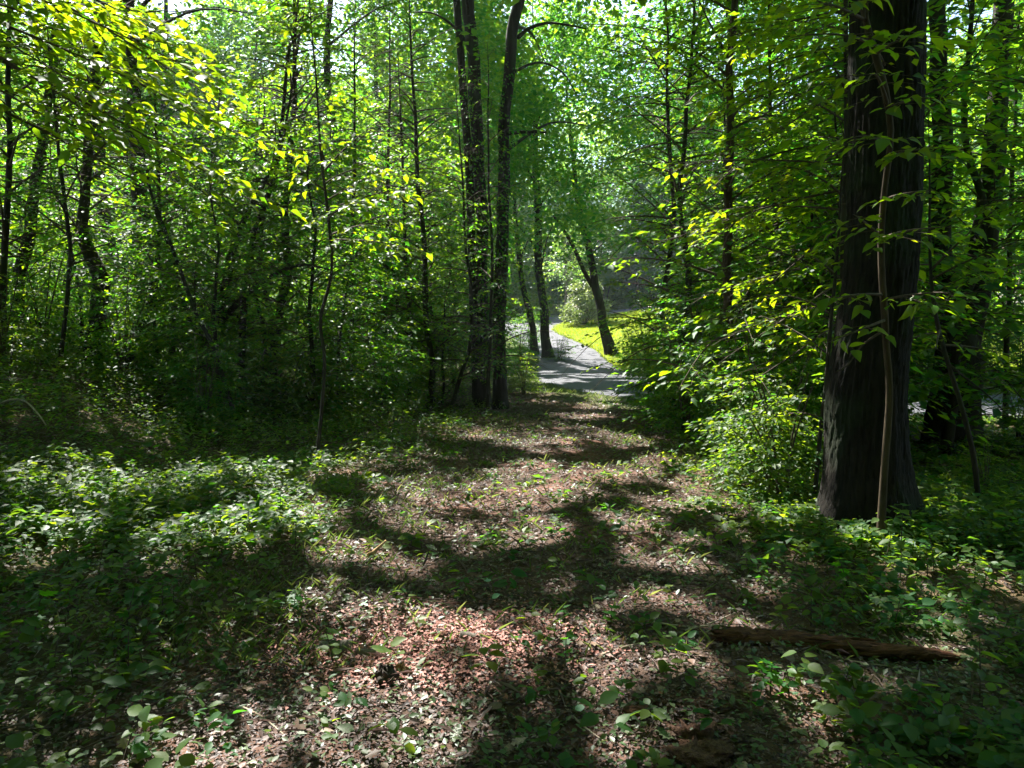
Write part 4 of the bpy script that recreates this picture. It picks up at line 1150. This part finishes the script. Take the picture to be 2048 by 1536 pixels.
for (x, y, a, s, k) in scatter(58, (-13, -2.1), (9.5, 21), lambda x, y: clear(x, y, .8) and x < -1.6 - max(0, 12.5 - y) * .9 and abs(x / y) < .95, 1.0, 41):
    put_shrub(SHRUB[((0, 1, 2, 1) if y > 14 else (1, 3, 3, 1))[k % 4]], 'thicket_shrub', x, y, 'one of many shaded shrubs under the trees of the left woodland', 'shrubs of the left woodland', s * .95, a)
for (x, y, a, s, k) in scatter(60, (-30, -2.5), (20, 46), lambda x, y: clear(x, y, 1.2), 1.9, 42):
    put_shrub(SHRUB[k % 3] if k % 2 else BUSHG, 'woodland_shrub', x, y, 'one of the shrubs far back among the left woodland trunks', 'far shrubs of the left woodland', s * 1.3, a)
for (x, y, a, s, k) in scatter(26, (3.4, 9), (10.5, 17), lambda x, y: clear(x, y, .7) and (x < 5.6 or y < 9), .95, 43):
    put_shrub(SHRUB[k % 3], 'verge_shrub', x, y, 'one of the dense shrubs making up the right thicket', 'shrubs of the right thicket', s, a)
for (x, y, a, s, k) in scatter(40, (5, 32), (20.5, 31), lambda x, y: clear(x, y, 1.3) and not (x < 8 and y > 26.5), 1.6, 44):
    put_shrub(SHRUB[k % 3], 'roadside_shrub', x, y, 'one of the shrubs along the far side of the road', 'shrubs across the road', s * 1.15, a)
for (x, y, a, s, k) in scatter(74, (-26, 44), (64, 92), lambda x, y: clear(x, y, 1.5) and (y > 69 or x < 1), 2.2, 45):
    put_shrub(FARB[k % 2], 'distant_shrub', x, y, 'one of the distant shrubs beyond the end of the drive', 'distant shrubs', s, a)

# ------------------------------------------------------------------ forest floor: litter, herbs, grass
def floor_pts(n, y0, y1, wide=.85, rg=rng):
    y = y0 * np.exp(rg.uniform(0, 1, n) * math.log(y1 / y0))
    x = rg.uniform(-1, 1, n) * (wide * y + .6)
    return x, y

LOG_A = G(1457, 1310); LOG_E = G(1890, 1322)
def log_clear(x, y):
    d = LOG_E[:2] - LOG_A[:2]; L2 = d @ d
    t = np.clip(((x - LOG_A[0]) * d[0] + (y - LOG_A[1]) * d[1]) / L2, -.05, .95)
    dx = x - LOG_A[0] - t * d[0]; dy = y - LOG_A[1] - t * d[1]
    return np.where(dy < 0, np.hypot(dx, dy / 1.9), np.hypot(dx, dy)) > .17 + .1 * t

def litter():
    n = 215000
    x, y = floor_pts(n, 1.9, 19)
    k = (road_sd(x, y) > -.2) & (rng.uniform(0, 1, n) > .45 * off_path(x, y))
    x, y = x[k], y[k]; n = len(x)
    z = height(x, y)
    a = rng.uniform(0, 6.283, n)
    D = np.column_stack([np.cos(a), np.sin(a), rng.normal(.0, .25, n)])
    N = np.column_stack([rng.normal(0, .38, n), rng.normal(0, .38, n), np.ones(n)])
    big = rng.uniform(0, 1, n) < .16
    L = np.where(big, rng.uniform(.04, .085, n), rng.uniform(.018, .045, n)) * np.interp(y, [2, 6, 18], [.52, .8, 1.6]) * rng.uniform(.6, 1.25, n)
    T = np.clip(rng.normal(.38, .25, n) + .25 * (fbm(x * .8, y * .8, 55) - .5), 0, 1)
    lv = Leaves(); lv.add(np.column_stack([x, y, z + rng.uniform(.002, .025, n)]), D, N, L, T)
    o = link('leaf_litter', leaf_mesh('leaf_litter', lv.arr(), 'kite', .5), M_LITTER)
    tag(o, 'brown leaf litter and wood chips strewn over the woodland track', 'litter', kind='stuff')
    # added reddish litter chips, pink lens flare tint partly put into their colour
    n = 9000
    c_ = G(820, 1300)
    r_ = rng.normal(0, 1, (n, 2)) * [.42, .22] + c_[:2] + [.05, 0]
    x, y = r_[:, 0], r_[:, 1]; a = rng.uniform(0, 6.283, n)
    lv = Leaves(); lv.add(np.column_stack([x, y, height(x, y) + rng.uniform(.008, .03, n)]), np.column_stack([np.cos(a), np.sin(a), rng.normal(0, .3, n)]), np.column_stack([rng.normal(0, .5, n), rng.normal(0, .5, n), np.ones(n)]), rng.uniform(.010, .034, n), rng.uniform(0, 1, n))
    o = link('flare_tinted_chips', leaf_mesh('flare_tinted_chips', lv.arr(), 'kite', .5), M_REDCHIP)
    tag(o, 'reddish litter chips with pink flare tint in their colour, round the small dark stump', 'litter', kind='stuff')
    # shredded green leaves mixed in
    n = 46000
    x, y = floor_pts(n, 2.0, 18)
    k = (road_sd(x, y) > .1) & (rng.uniform(0, 1, n) < .35 + .65 * ss(.4, .6, fbm(x * .9, y * .9, 57)))
    x, y = x[k], y[k]; n = len(x)
    a = rng.uniform(0, 6.283, n)
    D = np.column_stack([np.cos(a), np.sin(a), rng.normal(.05, .3, n)]); N = np.column_stack([rng.normal(0, .4, n), rng.normal(0, .4, n), np.ones(n)])
    lv = Leaves(); lv.add(np.column_stack([x, y, height(x, y) + rng.uniform(.008, .035, n)]), D, N, rng.uniform(.018, .05, n) * np.interp(y, [2, 6, 18], [.8, 1.0, 1.7]), rng.uniform(0, 1, n))
    o = link('green_litter', leaf_mesh('green_litter', lv.arr(), 'kite', .6), M_CUT)
    tag(o, 'small cut green leaves mixed into the brown litter of the track', 'litter', kind='stuff')
    # broken stalks and twigs in the litter
    n = 3600
    x, y = floor_pts(n, 2.6, 18, .7)
    k = road_sd(x, y) > 0
    x, y = x[k], y[k]; n = len(x); z = height(x, y)
    a = rng.uniform(0, 6.283, n)
    lv = Leaves()
    D = np.column_stack([np.cos(a), np.sin(a), rng.normal(.05, .18, n)]); N = np.column_stack([rng.normal(0, .6, n), rng.normal(0, .6, n), np.ones(n)])
    lv.add(np.column_stack([x, y, z + rng.uniform(.008, .03, n)]), D, N, rng.uniform(.06, .22, n) * np.interp(y, [2, 18], [.6, 1.7]), rng.uniform(.3, 1, n))
    o = link('stalk_litter', leaf_mesh('stalk_litter', lv.arr(), 'kite', .045), M_LITTER)
    tag(o, 'thin dry stalks and twigs scattered through the leaf litter', 'litter', kind='stuff')
litter()

def herb_arrays(x, y, hmax, leaf, per, rg, low=.02):
    n = len(x)
    z = height(x, y)
    H = rg.uniform(.3, 1, n) * hmax
    P = []; 
    R = np.repeat(np.arange(n), per)
    u = np.tile((np.arange(per) + .5) / per, n)
    a = rg.uniform(0, 6.283, n * per)
    lean = rg.normal(0, .35, (n, 2))
    hh = H[R] * (.35 + .65 * u)
    X = x[R] + lean[R, 0] * hh + np.cos(a) * leaf * .25; Y = y[R] + lean[R, 1] * hh + np.sin(a) * leaf * .25
    Pp = np.column_stack([X, Y, z[R] + low + hh])
    D = np.column_stack([np.cos(a), np.sin(a), rg.normal(.05, .3, n * per)])
    N = np.column_stack([rg.normal(0, .4, n * per), rg.normal(0, .4, n * per), np.ones(n * per)])
    sc = rg.uniform(.6, 1.25, n)
    T = np.clip(np.repeat(rg.normal(.42, .3, n), per) + rg.normal(0, .18, n * per), 0, 1)
    return Pp, D, N, leaf * sc[R] * rg.uniform(.7, 1.15, n * per), T

def ground_cover():
    # near, leafy, oval leaves
    n = 7600
    x, y = floor_pts(n, 2.0, 6.5, .8)
    dens = .05 + .95 * off_path(x, y)
    dens *= .45 + .55 * ss(.35, .6, fbm(x * 1.1, y * 1.1, 91))
    k = (rng.uniform(0, 1, n) < dens * .66) & log_clear(x, y)
    lv = Leaves(); x, y = x[k], y[k]
    for i, (hm, lf) in enumerate(((.10, .04), (.14, .055), (.18, .075), (.12, .05))):
        lv.add(*herb_arrays(x[i::4], y[i::4], hm, lf, 6, rng))
    o = link('ground_cover', leaf_mesh('ground_cover', lv.arr(), 'ovate', .62), M_HERB)
    tag(o, 'low leafy green ground cover growing through the litter nearest the viewer', 'ground cover', kind='stuff')
    n = 33000
    x, y = floor_pts(n, 4.6, 24, .95)
    dens = .08 + .92 * off_path(x, y) ** .8
    dens *= .6 + .4 * ss(.3, .6, fbm(x * .9, y * .9, 92))
    k = (rng.uniform(0, 1, n) < dens) & (road_sd(x, y) > .25)
    lv = Leaves(); x, y = x[k], y[k]
    hm = np.interp(np.abs(x - path_x(y)), [1.0, 2.2, 4.5], [.10, .26, .5])
    hm = np.where((x > 3.6) & (y > 6.5), .09, hm) * np.interp(y, [4.6, 7.5, 10], [.5, .62, 1.0])
    for lo, hi in ((0, .08), (.08, .16), (.16, .3), (.3, 1)):
        m = (hm >= lo) & (hm < hi)
        if m.any():
            for i, lf in enumerate((.045, .06, .085)):
                lv.add(*herb_arrays(x[m][i::3], y[m][i::3], float(hm[m].mean()), lf, 7, rng))
    o = link('undergrowth', leaf_mesh('undergrowth', lv.arr(), 'kite', .6), M_HERB)
    tag(o, 'knee high green undergrowth along both sides of the track', 'ground cover', kind='stuff')
    # grass
    n = 42000
    x, y = floor_pts(n, 3.2, 24, .6)
    sd = road_sd(x, y)
    edge = np.exp(-((np.abs(x - path_x(y)) / path_w(y) - .95) / .35) ** 2)
    dens = .12 + .75 * edge * ss(.4, .62, fbm(x * .8, y * .8, 93)) + 1.0 * ((sd > 0) & (sd < 1.2))
    k = (rng.uniform(0, 1, n) < dens) & (sd > .05)
    x, y = x[k], y[k]; n = len(x)
    a = rng.uniform(0, 6.283, n)
    D = np.column_stack([np.cos(a) * .8, np.sin(a) * .8, rng.uniform(.4, 1.4, n)]); N = np.column_stack([-np.cos(a), -np.sin(a), .8 * np.ones(n)])
    lv = Leaves(); lv.add(np.column_stack([x, y, height(x, y)]), D, N, rng.uniform(.05, .16, n) * np.interp(y, [2, 20], [.8, 1.4]), rng.uniform(0, 1, n))
    o = link('track_grass', leaf_mesh('track_grass', lv.arr(), 'kite', .06), M_GRASS)
    tag(o, 'thin tufts of grass on the track and road verge', 'grass', kind='stuff')
ground_cover()

# ------------------------------------------------------------------ single things lying or standing on the floor
def stick(name, label, pp, r0, r1, mat=None, cat='stick', lift=.01, group=None, sides=7, n=14, rough=.12, seed=0, ends=None):
    """pp: pixels on the floor (or pixel + height above floor)"""
    pts = []
    for p in pp:
        g = G(p[0], p[1])
        if len(p) > 2:                       # raised point: same depth as the first one, at that pixel
            q = at(p[0], p[1], pts[0][1] + p[2]); pts.append(q)
        else:
            pts.append(g + np.array([0, 0, r0 + lift]))
    pts = np.array(pts)
    root_loc = pts[0] - np.array([0, 0, r0])
    tb = Tubes()
    q = path_pts(pts, n)
    tb.add(q - root_loc, np.linspace(r0, r1, n), sides, rough=rough, seed=seed)
    o = link(name, tb.mesh(name), mat or M_DEADTWIG, None, root_loc)
    return tag(o, label, cat, group)

def rotten_log():
    a = LOG_A; e = LOG_E
    root = empty('rotten_log', a, 'rotten reddish brown log lying in the undergrowth, lower right', 'log')
    n, sides = 70, 22
    t = np.linspace(0, 1, n)
    mid = (a + e) / 2 + np.array([0, .03, 0])
    P = path_pts(np.array([a, mid, e]), n)
    P[:, 2] = np.interp(t, [0, .5, 1], height(P[[0, n // 2, -1], 0], P[[0, n // 2, -1], 1])) + .026
    A, T = np.meshgrid(np.arange(sides) * 2 * math.pi / sides, t * 1.3)
    R = .046 * (1 - .25 * T) * (1 + .35 * (vnoise(A * 2.0, T * 6, 3) - .5) + .40 * (vnoise(A * 5, T * 30, 4) - .5) + .25 * (vnoise(A * 9, T * 70, 14) - .5) + .14 * (np.abs(np.sin(A * 6 + 4 * vnoise(A, T * 6, 6))) - .5))
    R[:5] *= np.array([.55, .8, .92, 1.02, 1.0])[:, None] * (1 + .4 * (vnoise(A[:5] * 4, T[:5] * 90, 8) - .5))
    R[-4:] *= np.array([.95, .85, .7, .45])[:, None]
    d = (e - a) / np.linalg.norm(e - a); u = np.cross(d, [0, 0, 1]); u /= np.linalg.norm(u); w = np.cross(u, d)
    V = P[:, None, :] + R[..., None] * (np.cos(A)[..., None] * u + np.sin(A)[..., None] * w) - a
    V[0] += -d * .10 * vnoise(A[0] * 6, A[0] * 0, 5)[:, None]; V[1] += -d * .05 * vnoise(A[0] * 6, A[0] * 0, 5)[:, None]; V[-1] += d * .12 * vnoise(A[0] * 6, A[0] * 0, 15)[:, None]; V[-2] += d * .06 * vnoise(A[0] * 6, A[0] * 0, 15)[:, None]
    idx = np.arange(n * sides).reshape(n, sides)
    q = np.stack([idx[:-1], np.roll(idx, -1, 1)[:-1], np.roll(idx, -1, 1)[1:], idx[1:]], -1).reshape(-1, 4)
    VV = np.vstack([V.reshape(-1, 3), V[0].mean(0), V[-1].mean(0)])
    tr = [(n * sides, idx[0][(k + 1) % sides], idx[0][k]) for k in range(sides)] + [(n * sides + 1, idx[-1][k], idx[-1][(k + 1) % sides]) for k in range(sides)]
    link('wood', mesh_from('wood', VV, tris=np.array(tr), quads=q, smooth=True), M_LOG, root)
    for k, (u0, off) in enumerate(((.12, .02), (.35, -.03), (.55, .01))):     # loose bark strips along the top
        i = int(u0 * n); j = i + 12
        tb = Tubes(); pp = P[i:j] - a + np.array([0, off, .04])
        tb.add(pp, np.interp(np.arange(len(pp)), [0, 3, 9, 11], [.002, .007, .006, .001]), 5, rough=.5, seed=k)
        link('bark_strip', tb.mesh('bark_strip'), M_LOG, root)
rotten_log()

def lump(name, label, px, py, rx, ry, h_, mat, cat, seed, spikes=0.35):
    g = G(px, py)
    n, sides = 22, 34
    ph = np.linspace(0, math.pi / 2, n)
    A, Ph = np.meshgrid(np.arange(sides) * 2 * math.pi / sides, ph)
    cx, cy = np.cos(A), np.sin(A)
    nz = 1 + spikes * (fbm(cx * 2.2 + seed, cy * 2.2 + Ph * 2, seed, 4) - .5) * 2
    fine = 1 + .18 * (vnoise(A * 7, Ph * 16, seed) - .5)
    R = np.cos(Ph) * nz * fine
    V = np.stack([cx * R * rx, cy * R * ry, np.sin(Ph) * h_ * nz * fine - .02], -1)
    idx = np.arange(n * sides).reshape(n, sides)
    q = np.stack([idx[:-1], np.roll(idx, -1, 1)[:-1], np.roll(idx, -1, 1)[1:], idx[1:]], -1).reshape(-1, 4)
    o = link(name, mesh_from(name, V.reshape(-1, 3), quads=q, smooth=True), mat, None, g)
    return tag(o, label, cat)
lump('soil_mound', 'crumbly reddish brown soil mound at the bottom right of centre', 1392, 1490, .13, .15, .06, M_SOIL, 'soil mound', 5, .7)
lump('dark_stump', 'small dark jagged stump among pink lit litter, lower centre', 768, 1368, .06, .05, .075, M_BARK, 'stump', 9, .8)
lump('low_soil_heap', 'low dark heap of soil behind the crumbly mound', 1365, 1420, .15, .11, .028, M_SOIL, 'soil mound', 12, .7)

def bark_plate(label, px, py, L, W, rot, seed, mat):
    g = G(px, py)
    n, m = 9, 6
    U, Vv = np.meshgrid(np.linspace(-1, 1, n), np.linspace(-1, 1, m))
    ed = 1 + .35 * (vnoise(U * 3 + seed, Vv * 3, seed) - .5)
    X = U * L * ed; Y = Vv * W * ed
    Z = .025 * (1 - Vv ** 2) + .022 * (vnoise(U * 2.5, Vv * 2.5 + seed, seed + 2) - .3)
    c, s_ = math.cos(rot), math.sin(rot)
    top = np.stack([X * c - Y * s_, X * s_ + Y * c, Z + .012], -1).reshape(-1, 3); bot = top - np.array([0, 0, .012])
    idx = np.arange(n * m).reshape(m, n)
    q = np.stack([idx[:-1, :-1], idx[:-1, 1:], idx[1:, 1:], idx[1:, :-1]], -1).reshape(-1, 4)
    ring = list(idx[0]) + list(idx[1:, -1]) + list(idx[-1, ::-1][1:]) + list(idx[::-1, 0][1:-1])
    k = n * m
    side = np.array([(ring[i], ring[i] + k, ring[(i + 1) % len(ring)] + k, ring[(i + 1) % len(ring)]) for i in range(len(ring))])
    o = link('bark_piece', mesh_from('bark_piece', np.vstack([top, bot]), quads=np.vstack([q, q[:, ::-1] + k, side])), mat, None, g)
    tag(o, label, 'bark piece')
bark_plate('flat grey purple piece of bark on the litter, left of centre', 672, 1284, .075, .035, .2, 1, M_BARKGREY)
bark_plate('curled brown piece of bark upright in the litter, lower centre', 884, 1284, .025, .03, 1.1, 2, M_LOG)
bark_plate('grey flake of bark right of the curled brown piece', 938, 1294, .04, .022, -.2, 3, M_BARKGREY)
bark_plate('narrow dark flake of bark below the grey purple piece', 730, 1306, .045, .014, -.1, 4, M_BARKGREY)
bark_plate('dark brown slab of bark near the bottom right of centre', 1272, 1442, .05, .03, .3, 5, M_LOG)
stick('splintered_stub', 'splintered yellow brown stub sticking up beside the track', [(736, 1118), (752, 1100, .0), (772, 1081, .02)], .017, .006, M_SPLINT, 'stub', sides=9, rough=.35, seed=3)
stick('dark_stub', 'short dark stub standing right of the splintered stub', [(846, 1138), (851, 1120, 0), (857, 1104, 0)], .008, .005, M_BARK, 'stub', seed=4)
stick('pale_stub', 'small pale broken stub behind the thin pale stick, lower centre', [(1249, 1302), (1247, 1288, 0), (1249, 1274, 0)], .008, .004, M_SPLINT, 'stub', rough=.35, seed=5)
STK = [([(1205, 1330), (1250, 1317), (1294, 1303)], .007, 'thin pale stick lying below the small pale stub'), ([(1085, 1214), (1150, 1222), (1222, 1246)], .006, 'dark thin stick lying across the middle of the track'),
       ([(1290, 1262), (1380, 1275), (1452, 1268)], .006, 'pale forked twig pointing at the rotten log'), ([(1370, 1282), (1415, 1268), (1470, 1240)], .005, 'thin twig crossing the pale forked twig'), ([(1310, 1118), (1360, 1108), (1410, 1096)], .007, 'thin grey stick on the right side of the track'),
       ([(620, 1268), (650, 1285), (690, 1300)], .004, 'thin stalk crossing the grey purple bark piece'), ([(770, 1230), (790, 1260), (812, 1284)], .004, 'curved pale stalk in the pink lit litter'), ([(1130, 1420), (1160, 1450), (1215, 1490)], .005, 'thin stalk slanting beside the green leaves near the bottom'),
       ([(470, 1420), (520, 1445), (570, 1490)], .005, 'thin pale stalk at the lower left'), ([(1620, 1315), (1700, 1330), (1800, 1338)], .004, 'thin stem lying on the rotten log side'), ([(300, 985), (400, 990), (470, 975)], .008, 'grey stick in the sunlit herbs on the left'),
       ([(100, 1010), (160, 990), (215, 984)], .006, 'pale dry twig in the sunny left undergrowth'), ([(1560, 1420), (1630, 1432), (1700, 1433)], .004, 'thin reddish stalk below the rotten log'), ([(880, 1190), (930, 1212), (965, 1235)], .005, 'slim dark stick left of the middle of the track'),
       ([(1000, 1010), (1050, 1000), (1090, 1008)], .007, 'short dark stick in the shade behind mid track'), ([(1480, 1175), (1560, 1190), (1640, 1215)], .005, 'thin stem lying in shade right of the track')]
for i, (pp, r, lab) in enumerate(STK):
    stick('fallen_stick', lab, pp, r, r * .5, (M_DEADTWIG, M_TWIG)[('dark' in lab) * 1], seed=20 + i, group='sticks lying on the forest floor')
# dead bent branch on the left bank
g_ = G(20, 850)
stick('dead_branch', 'pale bent dead branch arching over the left bank', [(-30, 850), (0, 808, .0), (42, 799, -.1), (70, 820, -.2), (92, 850, -.3)], .014, .006, M_DEADTWIG, 'branch', seed=50)

# ---- fallen leaves that show singly
def fallen_mat():
    m, nt, out = new_mat('fallen_leaf')
    oi = node(nt, 'ShaderNodeObjectInfo')
    r = node(nt, 'ShaderNodeValToRGB'); r.color_ramp.interpolation = 'CONSTANT'
    st = [(0, (.13, .075, .045)), (.25, (.26, .17, .11)), (.5, (.38, .29, .21)), (.7, (.20, .10, .065)), (.85, (.10, .17, .07))]
    while len(r.color_ramp.elements) < len(st): r.color_ramp.elements.new(.5)
    for e, (p_, c_) in zip(r.color_ramp.elements, st): e.position = p_; e.color = (*c_, 1)
    nt.links.new(oi.outputs['Random'], r.inputs[0])
    tc = node(nt, 'ShaderNodeTexCoord'); nz = node(nt, 'ShaderNodeTexNoise'); nz.inputs['Scale'].default_value = 6
    nt.links.new(tc.outputs['Object'], nz.inputs['Vector'])
    c = mixc(nt, nz.outputs[0], (.05, .03, .02), r.outputs[0])
    p = node(nt, 'ShaderNodeBsdfPrincipled'); nt.links.new(c, p.inputs['Base Color']); p.inputs['Roughness'].default_value = .55
    nt.links.new(p.outputs[0], out.inputs[0])
    return m
M_FALL = fallen_mat()
M_PALEFALL = ramp_mat('pale_fallen_leaf', [(0, (.20, .34, .24)), (1, (.2, .3, .2))], .4)
F_KINDS = [single_leaf('fallen_leaf', 'oak'), single_leaf('fallen_leaf', 'maple'), single_leaf('fallen_leaf', 'ovate', .6)]
for me_ in F_KINDS: me_.materials.append(M_FALL)
LP = single_leaf('fallen_leaf', 'ovate', .8); LP.materials.append(M_PALEFALL)

def lay_leaf(me, x, y, s, label, rg, group=None):
    o = bpy.data.objects.new('fallen_leaf', me); COL.objects.link(o)
    o.location = (x, y, hgt(x, y) + .022)
    o.rotation_euler = (rg.normal(0, .25), rg.normal(0, .25), rg.uniform(0, 6.28)); o.scale = (s, s, s)
    tag(o, label, 'leaf', group)
rg_ = np.random.default_rng(8)
for i in range(170):
    y = 2.3 * math.exp(rg_.uniform(0, 1) * math.log(5.2 / 2.3)); x = rg_.uniform(-.62, .62) * y
    lab = ('dry curled leaf lying on the left part of the near forest floor', 'fallen leaves on the near left') if x < -.35 else (('dry curled leaf lying on the middle of the near track', 'fallen leaves on the near track') if x < .6 else ('dry curled leaf lying on the right part of the near forest floor', 'fallen leaves on the near right'))
    lay_leaf(F_KINDS[int(rg_.integers(0, 3))], x, y, rg_.uniform(.035, .075), lab[0], rg_, lab[1])
for (px, py, s, lab) in ((840, 1508, .075, 'pale blue green fallen leaf at the bottom centre left'), (1108, 1462, .065, 'pale green fallen leaf right of the bottom centre'), (1160, 1431, .05, 'small pale green fallen leaf above the larger one'), (984, 1219, .05, 'pale oval leaf lying in the shaded track'), (968, 1176, .05, 'whitish leaf lying in the middle track shade'), (725, 1218, .07, 'long pale leaf lying left of the track middle')):
    g = G(px, py); lay_leaf(LP, g[0], g[1], s, lab, rg_)

# ---- seedlings that show singly: stem and leaves
LEAF_HERB = single_leaf('leaf', 'ovate', .62); LEAF_HERB.materials.append(M_HERB)
LEAF_MAPLE = single_leaf('leaf', 'maple'); LEAF_MAPLE.materials.append(M_HERO)
STEM = {}
def seedling(x, y, h_, leaf, nl, label, rg, group=None, lobed=False, name='seedling'):
    g = hgt(x, y)
    root = empty(name, (x, y, g), label, 'plant', group)
    lean = rg.normal(0, .18, 2)
    key = round(h_ * 20)
    tb = Tubes(); tb.add(np.array([(0, 0, -.02), (lean[0] * h_ * .4, lean[1] * h_ * .4, h_ * .5), (lean[0] * h_, lean[1] * h_, h_)]), (.004, .003, .002), 4, cap=False)
    link('stem', tb.mesh('stem'), M_TWIG, root)
    u = np.linspace(.35, 1, nl); a = np.arange(nl) * 2.4 + rg.uniform(0, 6)
    P = np.column_stack([x + lean[0] * h_ * u, y + lean[1] * h_ * u, g + h_ * u])
    D = np.column_stack([np.cos(a), np.sin(a), rg.normal(-.05, .25, nl)]); D /= np.linalg.norm(D, axis=1)[:, None]
    N = np.column_stack([rg.normal(0, .3, nl), rg.normal(0, .3, nl), np.ones(nl)]); N -= D * (N * D).sum(1)[:, None]; N /= np.linalg.norm(N, axis=1)[:, None]
    place_leaf_objects('leaf', LEAF_MAPLE if lobed else LEAF_HERB, (P, D, N, leaf * rg.uniform(.7, 1.15, nl), np.full(nl, .5)), root, M_HERB)
for (px, py, h_, leaf, nl, lob, lab) in ((1222, 1262, .10, .065, 5, True, 'small bright maple seedling in the middle of the track'), (1130, 1262, .08, .05, 5, True, 'tiny bright seedling left of the bright maple seedling'), (1540, 1400, .14, .08, 6, True, 'lobed leaved seedling below the rotten log'),
        (1800, 1135, .42, .085, 12, False, 'bright leafy plant before the foot of the massive trunk'), (1770, 1130, .35, .075, 10, False, 'shorter leafy plant beside the slender tan sapling foot'), (1870, 1150, .30, .08, 10, False, 'sunlit plant right of the bright leafy plant'), (590, 1110, .22, .07, 9, False, 'sunlit leafy plant at the left edge of the track'),
        (500, 1075, .25, .07, 9, False, 'yellow green plant in the sunny left undergrowth'), (320, 960, .35, .09, 10, True, 'lobed leaved sapling plant lit yellow on the left'), (1165, 1010, .12, .06, 6, False, 'small plant standing on mid track'), (1440, 1130, .18, .07, 7, False, 'small shaded plant on the right of the track'),
        (1700, 1200, .22, .08, 8, True, 'broad leaved seedling in shade behind the rotten log'), (1960, 1400, .25, .09, 9, False, 'broad leaved plant near the lower right corner'), (70, 1290, .2, .085, 8, True, 'lobed seedling at the left edge of the foreground'), (120, 1060, .28, .08, 9, False, 'tall leafy plant on the sunny left bank')):
    g = G(px, py); seedling(g[0], g[1], h_, leaf, nl, lab, rg_, None, lob)
cnt = 0
while cnt < 110:
    y = 2.4 * math.exp(rg_.uniform(0, 1) * math.log(6.5 / 2.4)); x = rg_.uniform(-.68, .72) * y
    if not log_clear(np.array([x]), np.array([y]))[0]: continue
    if rg_.uniform() > float(off_path(np.array([x]), np.array([y]))[0]) * .95 + .05: continue
    lab = ('small green seedling among the herbs left of the track', 'seedlings left of the track') if x < 0 else ('small green seedling among the herbs right of the track', 'seedlings right of the track')
    seedling(x, y, rg_.uniform(.08, .22), rg_.uniform(.045, .075), int(rg_.integers(5, 9)), lab[0], rg_, lab[1], rg_.uniform() < .3)
    cnt += 1

# ------------------------------------------------------------------ air
def haze():
    x0, x1, y0, y1, z0, z1 = -166, 166, -66, 246, -2.2, 27.5
    v = [(x, y, z) for z in (z0, z1) for y in (y0, y1) for x in (x0, x1)]
    f = [(0, 2, 3, 1), (4, 5, 7, 6), (0, 1, 5, 4), (2, 6, 7, 3), (0, 4, 6, 2), (1, 3, 7, 5)]
    m, nt, out = new_mat('haze')
    p = node(nt, 'ShaderNodeVolumePrincipled')
    p.inputs['Color'].default_value = (.80, .92, 1.0, 1); p.inputs['Density'].default_value = HAZE
    p.inputs['Anisotropy'].default_value = 0.35
    nt.links.new(p.outputs[0], out.inputs['Volume'])
    o = link('haze', mesh_from('haze', v, faces=f), m)
    tag(o, 'thin bright haze in the air of the wood', 'haze', kind='stuff')
HAZE = 0.0005
haze()
